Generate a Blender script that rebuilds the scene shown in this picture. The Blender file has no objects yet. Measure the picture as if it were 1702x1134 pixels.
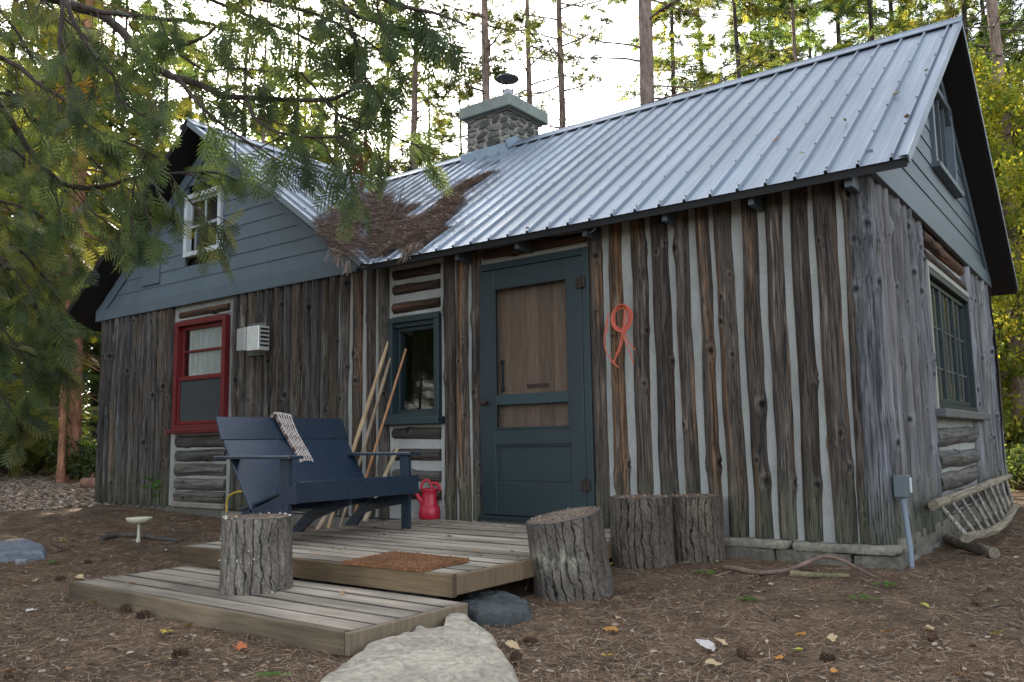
import bpy, math, random
import numpy as np
from mathutils import Vector, Matrix

# ---------------------------------------------------------------- camera, world, sun
S = bpy.context.scene
CAM = np.array([1.1997, -5.3410, 0.6419])
ROT = (1.690711, 0.015792, 0.641289)
FPX = 1382.58
cd = bpy.data.cameras.new('camera'); cam = bpy.data.objects.new('camera', cd); S.collection.objects.link(cam)
cd.sensor_width = 36.0; cd.lens = FPX / 1702 * 36; cd.clip_start = 0.05; cd.clip_end = 800
cam.location = CAM; cam.rotation_euler = ROT; S.camera = cam
RM = np.array(cam.rotation_euler.to_matrix())

def ray(px, py):
    return RM @ np.array([(px - 851) / FPX, -(py - 567) / FPX, -1.0])
def at(px, py, ax, v):
    d = ray(px, py); i = 'xyz'.index(ax); return CAM + d * (v - CAM[i]) / d[i]
def dist(px, py, t):
    d = ray(px, py); return CAM + d * t / np.linalg.norm(d[:2])
def depth(px, py, t):
    return CAM + ray(px, py) * t

SUN_DIR = ray(410, 50); SUN_DIR = SUN_DIR / np.linalg.norm(SUN_DIR)
EL = math.asin(SUN_DIR[2]); AZ = math.atan2(SUN_DIR[0], SUN_DIR[1])
w = bpy.data.worlds.new('World'); S.world = w; w.use_nodes = True
nt = w.node_tree; bg = nt.nodes['Background']
sk = nt.nodes.new('ShaderNodeTexSky'); sk.sky_type = 'NISHITA'; sk.sun_disc = False
sk.sun_elevation = EL; sk.sun_rotation = AZ; sk.air_density = 1.0; sk.dust_density = 2.2; sk.ozone_density = 1.0
hs = nt.nodes.new('ShaderNodeHueSaturation'); hs.inputs['Saturation'].default_value = .38; nt.links.new(sk.outputs[0], hs.inputs['Color']); nt.links.new(hs.outputs[0], bg.inputs[0]); bg.inputs[1].default_value = 0.15
sl = bpy.data.lights.new('sun', 'SUN'); sun = bpy.data.objects.new('sun', sl); S.collection.objects.link(sun)
sl.energy = 5.0; sl.angle = math.radians(0.5); sl.color = (1.0, 0.86, 0.66)
sun.rotation_euler = Vector(SUN_DIR).to_track_quat('Z', 'Y').to_euler()
S.view_settings.view_transform = 'Standard'; S.view_settings.look = 'None'
S.view_settings.exposure = 2.1; S.view_settings.gamma = 1.0; S.view_settings.use_curve_mapping = False
try:
    S.cycles.max_bounces = 6; S.cycles.diffuse_bounces = 3; S.cycles.glossy_bounces = 3
    S.cycles.transmission_bounces = 4; S.cycles.transparent_max_bounces = 6
except Exception: pass

rng = np.random.default_rng(7); R = random.Random(11)

# ---------------------------------------------------------------- noise
def _h(ix, iy, iz):
    n = (ix.astype(np.int64) * 374761393 + iy.astype(np.int64) * 668265263 + iz.astype(np.int64) * 2147483647 + 974711) & 0xffffffff
    n = ((n ^ (n >> 13)) * 1274126177) & 0xffffffff
    n = ((n ^ (n >> 15)) * 1103515245) & 0xffffffff
    return ((n ^ (n >> 16)) & 0xffffff) / float(0xffffff)
def vn(x, y=0.0, z=0.0):
    x, y, z = np.broadcast_arrays(np.asarray(x, float), np.asarray(y, float), np.asarray(z, float))
    fx, fy, fz = np.floor(x), np.floor(y), np.floor(z)
    ix, iy, iz = fx.astype(np.int64), fy.astype(np.int64), fz.astype(np.int64)
    u, v, t = x - fx, y - fy, z - fz
    u = u * u * (3 - 2 * u); v = v * v * (3 - 2 * v); t = t * t * (3 - 2 * t)
    def L(a, b, k): return a + (b - a) * k
    return L(L(L(_h(ix, iy, iz), _h(ix + 1, iy, iz), u), L(_h(ix, iy + 1, iz), _h(ix + 1, iy + 1, iz), u), v),
             L(L(_h(ix, iy, iz + 1), _h(ix + 1, iy, iz + 1), u), L(_h(ix, iy + 1, iz + 1), _h(ix + 1, iy + 1, iz + 1), u), v), t)
def fbm(x, y=0.0, z=0.0, o=4):
    s = 0; a = .5; f = 1.0
    for i in range(o):
        s = s + a * vn(np.asarray(x) * f + i * 17.3, np.asarray(y) * f + i * 7.1, np.asarray(z) * f + i * 3.7); a *= .5; f *= 2.03
    return s / (1 - .5 ** o)
def sst(a, b, x):
    t = np.clip((x - a) / (b - a), 0, 1); return t * t * (3 - 2 * t)

# ---------------------------------------------------------------- mesh accumulator
class Acc:
    def __init__(s): s.V = []; s.F = []; s.C = []; s.n = 0
    def add(s, V, F, col=(.5, .5, .5)):
        V = np.asarray(V, float).reshape(-1, 3); c = np.asarray(col, float)
        if c.ndim == 1: c = np.tile(c[:3], (len(V), 1))
        s.V.append(V); s.C.append(c[:, :3])
        if isinstance(F, np.ndarray): s.F.append(F + s.n)
        else:
            by = {}
            for f in F: by.setdefault(len(f), []).append(f)
            for k in by: s.F.append(np.array(by[k], dtype=np.int64) + s.n)
        s.n += len(V); return s
    def mesh(s, name, smooth=False, off=None):
        V = np.concatenate(s.V); C = np.concatenate(s.C)
        if off is not None: V = V - np.asarray(off)
        me = bpy.data.meshes.new(name)
        tot = sum(f.shape[0] for f in s.F); loops = np.concatenate([f.ravel() for f in s.F])
        cnt = np.concatenate([np.full(f.shape[0], f.shape[1]) for f in s.F])
        me.vertices.add(len(V)); me.vertices.foreach_set('co', V.astype(np.float32).ravel())
        me.loops.add(len(loops)); me.loops.foreach_set('vertex_index', loops.astype(np.int32))
        me.polygons.add(tot)
        me.polygons.foreach_set('loop_start', np.concatenate([[0], np.cumsum(cnt)[:-1]]).astype(np.int32))
        at_ = me.color_attributes.new('Col', 'FLOAT_COLOR', 'POINT')
        at_.data.foreach_set('color', np.concatenate([C, np.ones((len(C), 1))], 1).astype(np.float32).ravel())
        me.update(calc_edges=True); me.validate()
        me.polygons.foreach_set('use_smooth', np.full(len(me.polygons), bool(smooth))); return me

def _cb():
    V = []; idx = {}
    for sx in (-1, 1):
        for sy in (-1, 1):
            for sz in (-1, 1):
                for a in range(3):
                    idx[(sx, sy, sz, a)] = len(V); V.append(((sx, sy, sz), a))
    F = []
    P = [np.array(c, float) * [1 if i == a else .8 for i in range(3)] for c, a in V]
    def put(f):
        c = sum(P[i] for i in f) / len(f); n = np.cross(P[f[1]] - P[f[0]], P[f[2]] - P[f[0]])
        F.append(f if n @ c > 0 else f[::-1])
    for a in range(3):
        b, c = [i for i in range(3) if i != a]
        for s in (-1, 1):
            q = []
            for (u, v) in ((-1, -1), (1, -1), (1, 1), (-1, 1)):
                k = [0, 0, 0]; k[a] = s; k[b] = u; k[c] = v; q.append(idx[(*k, a)])
            put(q)
    for a in range(3):
        for b in range(a + 1, 3):
            c = 3 - a - b
            for s in (-1, 1):
                for t in (-1, 1):
                    q = []
                    for u, e in ((-1, a), (1, a), (1, b), (-1, b)):
                        k = [0, 0, 0]; k[a] = s; k[b] = t; k[c] = u; q.append(idx[(*k, e)])
                    put(q)
    for k in [(x, y, z) for x in (-1, 1) for y in (-1, 1) for z in (-1, 1)]:
        put([idx[(*k, 0)], idx[(*k, 1)], idx[(*k, 2)]])
    return np.array([c for c, a in V], float), np.array([a for c, a in V]), F
CBS, CBA, CBF = _cb()
def rotm(rx=0, ry=0, rz=0):
    return np.array(Matrix.Rotation(rz, 3, 'Z') @ Matrix.Rotation(ry, 3, 'Y') @ Matrix.Rotation(rx, 3, 'X'))
def frame(a, up=(0, 0, 1)):
    """columns: across, up-ish, along a"""
    a = np.asarray(a, float); a = a / np.linalg.norm(a); u = np.asarray(up, float)
    if abs(a @ u) > .97: u = np.array([0, 1, .0])
    s = np.cross(a, u); s /= np.linalg.norm(s); u = np.cross(s, a); return np.stack([s, u, a], 1)
def bx(acc, x0, x1, y0, y1, z0, z1, b=.004, col=(.5, .5, .5), M=None, o=(0, 0, 0)):
    h = np.array([x1 - x0, y1 - y0, z1 - z0]) / 2; c = np.array([x1 + x0, y1 + y0, z1 + z0]) / 2
    b = max(min(b, h.min() * .45), 2e-4)
    ins = np.full((24, 3), b); ins[np.arange(24), CBA] = 0
    V = CBS * (h - ins) + c
    if M is not None: V = V @ np.asarray(M).T
    acc.add(V + np.asarray(o), CBF, col); return acc
def beam(acc, p, q, w, h, b=.004, up=(0, 0, 1), col=(.5, .5, .5)):
    p = np.asarray(p, float); q = np.asarray(q, float); L = np.linalg.norm(q - p)
    return bx(acc, -w / 2, w / 2, -h / 2, h / 2, 0, L, b, col, frame(q - p, up), p)
def tube(acc, pts, rad, n=8, col=(.5, .5, .5), cap=True, rough=0, seed=0):
    P = np.asarray(pts, float); m = len(P); rad = np.broadcast_to(np.asarray(rad, float), (m,))
    T = np.gradient(P, axis=0); T /= np.linalg.norm(T, axis=1)[:, None] + 1e-12
    u = np.array([.13, .31, .94]); u = u - (u @ T[0]) * T[0]
    if np.linalg.norm(u) < .2: u = np.array([1., 0, 0]) - T[0][0] * T[0]
    V = []; th = np.linspace(0, 2 * np.pi, n, endpoint=False)
    for i in range(m):
        u = u - (u @ T[i]) * T[i]; u /= np.linalg.norm(u); v = np.cross(T[i], u)
        r = rad[i] * (1 + (rough * (vn(th * 2 + seed, i * .9, seed) - .5) * 2 if rough else 0))
        V.append(P[i] + np.outer(np.cos(th) * r, u) + np.outer(np.sin(th) * r, v))
    V = np.concatenate(V); i = np.arange(m - 1)[:, None] * n; j = np.arange(n)[None, :]; k = (j + 1) % n
    F = np.stack([i + j, i + k, i + n + k, i + n + j], -1).reshape(-1, 4)
    c = np.asarray(col, float)
    if c.ndim == 2 and len(c) == m: c = np.repeat(c, n, 0)
    base = acc.n; acc.add(V, F, c)
    if cap:
        c0 = c if c.ndim == 1 else c[0]
        acc.add(V[:n], [list(range(n))[::-1]], c0); acc.add(V[-n:], [list(range(n))], c0)
    return acc
def lathe(acc, prof, n=24, o=(0, 0, 0), M=None, col=(.5, .5, .5), sx=1, sy=1):
    prof = np.asarray(prof, float); m = len(prof); th = np.linspace(0, 2 * np.pi, n, endpoint=False)
    V = np.stack([np.outer(prof[:, 0], np.cos(th)) * sx, np.outer(prof[:, 0], np.sin(th)) * sy, np.repeat(prof[:, 1][:, None], n, 1)], -1).reshape(-1, 3)
    if M is not None: V = V @ np.asarray(M).T
    i = np.arange(m - 1)[:, None] * n; j = np.arange(n)[None, :]; k = (j + 1) % n
    acc.add(V + np.asarray(o), np.stack([i + j, i + k, i + n + k, i + n + j], -1).reshape(-1, 4), col); return acc
def grid(acc, P, col=(.5, .5, .5), flip=False):
    m, n = P.shape[:2]; i = np.arange(m - 1)[:, None] * n; j = np.arange(n - 1)[None, :]
    F = np.stack([i + j, i + j + 1, i + n + j + 1, i + n + j], -1).reshape(-1, 4)
    if flip: F = F[:, ::-1]
    c = np.asarray(col, float)
    acc.add(P.reshape(-1, 3), F, c.reshape(-1, 3) if c.ndim == 3 else c); return acc
def prism(acc, poly, axis, a, b, col=(.5, .5, .5)):
    """polygon given in the two other axes, extruded along axis from a to b"""
    poly = np.asarray(poly, float); n = len(poly); o = [i for i in range(3) if i != 'xyz'.index(axis)]; V = np.zeros((2 * n, 3))
    V[:n, o] = poly; V[n:, o] = poly; V[:n, 'xyz'.index(axis)] = a; V[n:, 'xyz'.index(axis)] = b
    F = [list(range(n)), list(range(2 * n - 1, n - 1, -1))] + [[i, n + i, n + (i + 1) % n, (i + 1) % n] for i in range(n)]
    c = V.mean(0); G = []
    f = F[2]; nn = np.cross(V[f[1]] - V[f[0]], V[f[2]] - V[f[0]])
    if nn @ (V[f].mean(0) - c) < 0 and n < 5: F = [g[::-1] for g in F]
    acc.add(V, F, col); return acc
def scatter(acc, TV, TF, pos, Mx, sc, col, vcol=None):
    """instances of a template baked into one mesh: pos (n,3), Mx (n,3,3), sc (n,) or (n,3), col (n,3)"""
    n = len(pos); m = len(TV); sc = np.asarray(sc, float)
    if sc.ndim == 1: sc = sc[:, None]
    V = np.einsum('nij,nmj->nmi', Mx, TV[None] * sc[:, None, :]) + pos[:, None, :]
    C = np.repeat(col[:, None, :], m, 1)
    if vcol is not None: C = C * vcol[None, :, None]
    off = (np.arange(n) * m)[:, None, None]
    for f in TF: acc.F.append((f[None] + off + acc.n).reshape(-1, f.shape[1]))
    acc.V.append(V.reshape(-1, 3)); acc.C.append(C.reshape(-1, 3)); acc.n += n * m
def rand_rot(n, r=rng):
    q = r.normal(size=(n, 4)); q /= np.linalg.norm(q, axis=1)[:, None]; a, b, c, d = q.T
    return np.stack([1 - 2 * (c * c + d * d), 2 * (b * c - a * d), 2 * (b * d + a * c), 2 * (b * c + a * d), 1 - 2 * (b * b + d * d), 2 * (c * d - a * b),
                     2 * (b * d - a * c), 2 * (c * d + a * b), 1 - 2 * (b * b + c * c)], -1).reshape(n, 3, 3)
def frames(d, nrm):
    """x = d, z ~ nrm; columns"""
    d = d / np.linalg.norm(d, axis=1)[:, None]; y = np.cross(nrm, d); y /= np.linalg.norm(y, axis=1)[:, None] + 1e-9
    z = np.cross(d, y); return np.stack([d, y, z], -1)

# ---------------------------------------------------------------- objects
def link(o): S.collection.objects.link(o); return o
def thing(name, label, cat, loc=(0, 0, 0), group=None, kind=None):
    o = link(bpy.data.objects.new(name, None)); o.empty_display_size = .1
    o.location = loc; o['label'] = label; o['category'] = cat
    if group: o['group'] = group
    if kind: o['kind'] = kind
    return o
def part(name, acc, mat, parent, smooth=False, label=None, kind=None):
    root = parent
    while root.parent: root = root.parent
    loc = np.array(root.location)
    me = acc.mesh(name, smooth, loc) if isinstance(acc, Acc) else acc
    if not me.materials: me.materials.append(mat)
    o = link(bpy.data.objects.new(name, me)); o.parent = parent
    if label: o['label'] = label
    if kind: o['kind'] = kind
    return o
def solo(name, acc, mat, label, cat, loc=(0, 0, 0), smooth=False, group=None, kind=None):
    me = acc.mesh(name, smooth, loc); me.materials.append(mat)
    o = link(bpy.data.objects.new(name, me)); o.location = loc
    if label: o['label'] = label
    if cat: o['category'] = cat
    if group: o['group'] = group
    if kind: o['kind'] = kind
    return o
def struct(name, acc, mat, smooth=False, kind='structure'):
    me = acc.mesh(name, smooth); me.materials.append(mat); o = link(bpy.data.objects.new(name, me)); o['kind'] = kind; return o

# ---------------------------------------------------------------- materials
def mat(name, col=None, rough=.7, metal=0., spec=.5, sc=(20, 20, 20), amt=.35, detail=5, bump=.2, bdist=.004,
        sc2=None, amt2=.3, trans=0., coat=0., crack=None, rvar=0.):
    """col None -> the mesh's own colour attribute; noise varies it and drives the bump"""
    m = bpy.data.materials.new(name); m.use_nodes = True; t = m.node_tree; N = t.nodes; Lk = t.links
    b = N['Principled BSDF']; b.inputs['Roughness'].default_value = rough; b.inputs['Metallic'].default_value = metal
    b.inputs['Specular IOR Level'].default_value = spec; b.inputs['Coat Weight'].default_value = coat
    tc = N.new('ShaderNodeTexCoord')
    def noise(s, d):
        mp = N.new('ShaderNodeMapping'); mp.inputs['Scale'].default_value = s; Lk.new(tc.outputs['Object'], mp.inputs[0])
        n = N.new('ShaderNodeTexNoise'); n.inputs['Scale'].default_value = 1; n.inputs['Detail'].default_value = d; n.inputs['Roughness'].default_value = .62
        Lk.new(mp.outputs[0], n.inputs['Vector']); return n.outputs['Fac']
    def gain(f, a):
        r = N.new('ShaderNodeMapRange'); r.inputs['From Min'].default_value = .28; r.inputs['From Max'].default_value = .72
        r.inputs['To Min'].default_value = 1 - a; r.inputs['To Max'].default_value = 1 + a; Lk.new(f, r.inputs[0]); return r.outputs[0]
    f = noise(sc, detail); g = gain(f, amt)
    if sc2:
        f2 = noise(sc2, 3); g2 = gain(f2, amt2); mu = N.new('ShaderNodeMath'); mu.operation = 'MULTIPLY'
        Lk.new(g, mu.inputs[0]); Lk.new(g2, mu.inputs[1]); g = mu.outputs[0]
    if crack:
        f3 = noise(crack[0], 3); r = N.new('ShaderNodeMapRange'); r.inputs['From Min'].default_value = .5 - crack[1]; r.inputs['From Max'].default_value = .5 + crack[1]
        Lk.new(f3, r.inputs[0]); ab = N.new('ShaderNodeMath'); ab.operation = 'SUBTRACT'; Lk.new(r.outputs[0], ab.inputs[0]); ab.inputs[1].default_value = .5
        a2 = N.new('ShaderNodeMath'); a2.operation = 'ABSOLUTE'; Lk.new(ab.outputs[0], a2.inputs[0])
        r2 = N.new('ShaderNodeMapRange'); r2.inputs['From Max'].default_value = .5; r2.inputs['To Min'].default_value = crack[2]; r2.inputs['To Max'].default_value = 1; Lk.new(a2.outputs[0], r2.inputs[0])
        mu = N.new('ShaderNodeMath'); mu.operation = 'MULTIPLY'; Lk.new(g, mu.inputs[0]); Lk.new(r2.outputs[0], mu.inputs[1]); g = mu.outputs[0]
    if col is None:
        a = N.new('ShaderNodeAttribute'); a.attribute_name = 'Col'; src = a.outputs['Color']
    else:
        a = N.new('ShaderNodeRGB'); a.outputs[0].default_value = (*col, 1); src = a.outputs[0]
    mx = N.new('ShaderNodeVectorMath'); mx.operation = 'SCALE'; Lk.new(src, mx.inputs[0]); Lk.new(g, mx.inputs['Scale'])
    Lk.new(mx.outputs[0], b.inputs['Base Color'])
    if rvar:
        fr = noise(tuple(q * .37 for q in sc), 3); r = N.new('ShaderNodeMapRange'); r.inputs['From Min'].default_value = .3; r.inputs['From Max'].default_value = .7
        r.inputs['To Min'].default_value = rough - rvar; r.inputs['To Max'].default_value = rough + rvar; Lk.new(fr, r.inputs[0]); Lk.new(r.outputs[0], b.inputs['Roughness'])
    if bump:
        bp = N.new('ShaderNodeBump'); bp.inputs['Strength'].default_value = bump; bp.inputs['Distance'].default_value = bdist
        Lk.new(g if crack else f, bp.inputs['Height']); Lk.new(bp.outputs[0], b.inputs['Normal'])
    if trans:
        tr = N.new('ShaderNodeBsdfTranslucent'); ms = N.new('ShaderNodeMixShader'); ms.inputs[0].default_value = trans
        sc_ = N.new('ShaderNodeVectorMath'); sc_.operation = 'MULTIPLY'; sc_.inputs[1].default_value = (2.4, 2.4, 1.2); Lk.new(mx.outputs[0], sc_.inputs[0])
        Lk.new(sc_.outputs[0], tr.inputs[0]); Lk.new(b.outputs[0], ms.inputs[1]); Lk.new(tr.outputs[0], ms.inputs[2])
        Lk.new(ms.outputs[0], N['Material Output'].inputs[0])
    return m
def glassy(name, tint=(.8, .85, .85), see=.6, rough=.03, diff=None):
    m = bpy.data.materials.new(name); m.use_nodes = True; t = m.node_tree; N = t.nodes; Lk = t.links; N.remove(N['Principled BSDF'])
    tr = N.new('ShaderNodeBsdfTransparent'); tr.inputs[0].default_value = (*tint, 1)
    gl = N.new('ShaderNodeBsdfGlossy') if diff is None else N.new('ShaderNodeBsdfDiffuse')
    if diff is None: gl.inputs['Roughness'].default_value = rough; gl.inputs[0].default_value = (1, 1, 1, 1)
    else: gl.inputs[0].default_value = (*diff, 1)
    ms = N.new('ShaderNodeMixShader')
    if diff is None:
        fr = N.new('ShaderNodeFresnel'); fr.inputs[0].default_value = 1.5
        ad = N.new('ShaderNodeMath'); ad.operation = 'MULTIPLY_ADD'; ad.inputs[1].default_value = 1.0; ad.inputs[2].default_value = .02
        Lk.new(fr.outputs[0], ad.inputs[0]); ge = N.new('ShaderNodeNewGeometry'); iv = N.new('ShaderNodeMath'); iv.operation = 'SUBTRACT'; iv.inputs[0].default_value = 1; Lk.new(ge.outputs['Backfacing'], iv.inputs[1])
        ml = N.new('ShaderNodeMath'); ml.operation = 'MULTIPLY'; Lk.new(ad.outputs[0], ml.inputs[0]); Lk.new(iv.outputs[0], ml.inputs[1]); Lk.new(ml.outputs[0], ms.inputs[0])
    else: ms.inputs[0].default_value = 1 - see
    Lk.new(tr.outputs[0], ms.inputs[1]); Lk.new(gl.outputs[0], ms.inputs[2]); Lk.new(ms.outputs[0], N['Material Output'].inputs[0]); return m

MT = dict(
    logv=mat('weathered_log_upright', None, .8, sc=(95, 95, 6), amt=.55, detail=8, bump=.9, bdist=.005, sc2=(11, 11, 1.6), amt2=.5, crack=((34, 34, .8), .030, .15), spec=.3),
    logx=mat('weathered_log_lying', None, .8, sc=(4.5, 70, 70), amt=.42, bump=.6, bdist=.004, sc2=(1.3, 9, 9), amt2=.35, crack=((.9, 38, 38), .035, .35), spec=.3),
    logy=mat('weathered_log_side', None, .8, sc=(70, 4.5, 70), amt=.42, bump=.6, bdist=.004, sc2=(9, 1.3, 9), amt2=.35, crack=((38, .9, 38), .035, .35), spec=.3),
    logs=mat('silvered_log', None, .75, sc=(34, 34, 3), amt=.26, bump=.45, bdist=.004, sc2=(7, 7, 1.0), amt2=.3, crack=((16, 16, .5), .018, .25), spec=.35),
    chink=mat('lime_chinking', None, .9, sc=(60, 60, 60), amt=.12, bump=.25, bdist=.003, sc2=(5, 5, 3), amt2=.2),
    siding=mat('blue_grey_siding_paint', None, .55, sc=(30, 30, 120), amt=.08, bump=.12, bdist=.002, sc2=(3, 3, 2), amt2=.1),
    paint=mat('brushed_paint', None, .5, sc=(60, 60, 9), amt=.1, bump=.15, bdist=.0015, sc2=(4, 4, 3), amt2=.12),
    bench=mat('navy_plastic_lumber', None, .30, spec=.8, sc=(200, 200, 200), amt=.08, bump=.05, bdist=.001, sc2=(6, 6, 6), amt2=.08, rvar=.08),
    roof=mat('galvanised_steel_sheet', None, .50, metal=.7, sc=(26, 2.2, 2.2), amt=.05, bump=.03, bdist=.001, sc2=(1.6, .5, .5), amt2=.12, rvar=.07),
    dark=mat('dark_board_and_eave_shade', (.005, .0045, .005), .8, sc=(4, 40, 40), amt=.3, bump=.2),  # dark boards; near-black so the strip under the eave reads as shadow
    deck=mat('weathered_deck_board', None, .8, sc=(3.2, 75, 75), amt=.3, bump=.5, bdist=.003, sc2=(1.2, 5, 5), amt2=.3, spec=.3),
    wood=mat('split_wood', None, .75, sc=(60, 60, 6), amt=.3, bump=.4, bdist=.002),
    bark=mat('tree_bark', None, .9, sc=(110, 110, 60), amt=.5, bump=.8, bdist=.006, sc2=(14, 14, 5), amt2=.35, spec=.2),
    trunk=mat('conifer_trunk_bark', None, .9, sc=(18, 18, 5), amt=.5, bump=.6, bdist=.02, sc2=(3, 3, 1.2), amt2=.35, spec=.2),
    stump_top=mat('sawn_stump_face', None, .85, sc=(60, 60, 60), amt=.4, bump=.5, bdist=.004, sc2=(7, 7, 7), amt2=.4),
    leaf=mat('conifer_foliage', None, .6, sc=(2.5, 2.5, 2.5), amt=.35, bump=0, trans=.5, spec=.25),
    stone=mat('field_stone', None, .85, sc=(34, 34, 34), amt=.42, detail=9, bump=.9, bdist=.015, sc2=(5, 5, 5), amt2=.25),
    ground=mat('forest_soil', None, .95, sc=(60, 60, 60), amt=.6, bump=.9, bdist=.02, sc2=(4, 4, 4), amt2=.3, spec=.15),
    litter=mat('needle_litter', None, .8, sc=(9, 9, 9), amt=.2, bump=0, spec=.2),
    plastic=mat('red_plastic', None, .38, sc=(40, 40, 40), amt=.05, bump=.05, sc2=(5, 5, 5), amt2=.08),
    zinc=mat('galvanised_fitting', None, .45, metal=.6, sc=(30, 30, 30), amt=.15, bump=.05),
    iron=mat('rusty_iron', (.03, .02, .016), .7, metal=.3, sc=(80, 80, 80), amt=.4, bump=.3),
    rope=mat('coral_cord', (.50, .105, .06), .6, sc=(200, 200, 200), amt=.2, bump=.3, bdist=.002),
    hose=mat('yellow_cord', (.55, .38, .03), .5, sc=(50, 50, 50), amt=.1, bump=.1),
    coir=mat('coir_mat', None, .95, sc=(160, 160, 160), amt=.6, bump=1, bdist=.01, sc2=(8, 8, 8), amt2=.3),
    knit=mat('knitted_wool', None, .95, sc=(150, 150, 150), amt=.3, bump=.5, bdist=.003),
    cloth=mat('net_curtain', (.42, .42, .40), .9, sc=(40, 40, 3), amt=.2, bump=.3),
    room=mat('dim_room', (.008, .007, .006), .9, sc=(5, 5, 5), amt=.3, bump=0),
    glass=glassy('window_glass', (.93, .95, .95)), screen=glassy('insect_screen', (.92, .92, .92), .80, diff=(.035, .04, .045)),
    greyscreen=glassy('fine_grey_screen', (.7, .7, .7), .3, diff=(.085, .095, .10)),
    mush=mat('mushroom_flesh', None, .7, sc=(60, 60, 60), amt=.12, bump=.3),
)
# ---------------------------------------------------------------- ground
def gz(x, y):
    x = np.asarray(x, float); y = np.asarray(y, float)
    z = -.135 - .065 * sst(.3, 1.6, -y) * sst(-7.5, -3.5, x)            # yard in front of the deck
    z = z + .085 * sst(-5.5, -9.0, x) + .05 * np.clip(-9.6 - x, 0, 40) + .020 * np.clip(y - 5.5, 0, 60) + .03 * np.clip(-3.5 - x - 2.0 * np.abs(y), 0, 0)
    z = z + .02 * sst(0, 2.5, x) * sst(-1, 2, y)
    return z + .05 * (fbm(x * .45, y * .45, 3, 3) - .5) * sst(.3, 2.0, np.maximum(-y, x))
def gv(x, y): return float(gz(x, y))
def onground(px, py):
    """where the pixel's ray meets the ground"""
    d = ray(px, py); t = np.arange(1.0, 90, .03); Q = CAM + d * t[:, None]; b = Q[:, 2] - gz(Q[:, 0], Q[:, 1])
    k = np.argmax(b < 0) if (b < 0).any() else len(t) - 1; p = Q[k - 1] + (Q[k] - Q[k - 1]) * (b[k - 1] / (b[k - 1] - b[k] + 1e-9)) if k else Q[0]
    return np.array([p[0], p[1], gv(p[0], p[1])])
u = np.linspace(-1, 1, 420); k = 6.2
gx = -1.0 + 260 * np.sinh(k * u) / np.sinh(k); gy = -2.8 + 260 * np.sinh(k * u) / np.sinh(k)
X, Y = np.meshgrid(gx, gy); Z = gz(X, Y)
near = np.exp(-((X + 2) ** 2 + (Y + 2) ** 2) / 60)
Z = Z + near * (.022 * (fbm(X * 5, Y * 5, 1, 3) - .5) + .014 * (vn(X * 19, Y * 19, 5) - .5))
inside = (X > -9.2) & (X < -.15) & (Y > .15) & (Y < 5.0); Z = np.where(inside, Z - .1, Z)
n1 = fbm(X * 1.3, Y * 1.3, 9)[..., None]; n2 = vn(X * 14, Y * 14, 2)[..., None]
cg = np.array([.155, .100, .062]) * (1 - n1) + np.array([.085, .062, .044]) * n1
chips = (sst(-8.6, -10.2, X + 1.2 * (fbm(X * .6, Y * .6, 4) - .5)) * sst(-17, -13, X) * sst(9, 3, Y))[..., None]
cg = cg * (1 - chips) + chips * np.array([.36, .28, .22])
far = sst(14, 24, np.hypot(X, Y))[..., None]
cg = cg * (1 - far) + far * (np.array([.06, .07, .025]) * n1 + np.array([.05, .035, .02]) * (1 - n1))
cg = cg * (.75 + .5 * n2)
ga = Acc(); grid(ga, np.stack([X, Y, Z], -1), cg); struct('ground', ga, MT['ground'], True)

# ---------------------------------------------------------------- the cabin
L_, W_, HT, KS = 9.34, 5.11, 2.25, .7136
RX = -6.98; RZ = 4.228; RY = 2.555; EF = -.242; EZ = 2.232; RR = .277; RL = -.335
VX = -4.18                                                # foot of the valley
cabin = thing('log_cabin', 'weathered upright log cabin with a ribbed metal roof and blue grey gables', 'cabin', (-4.6, 2.5, 0))

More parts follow.
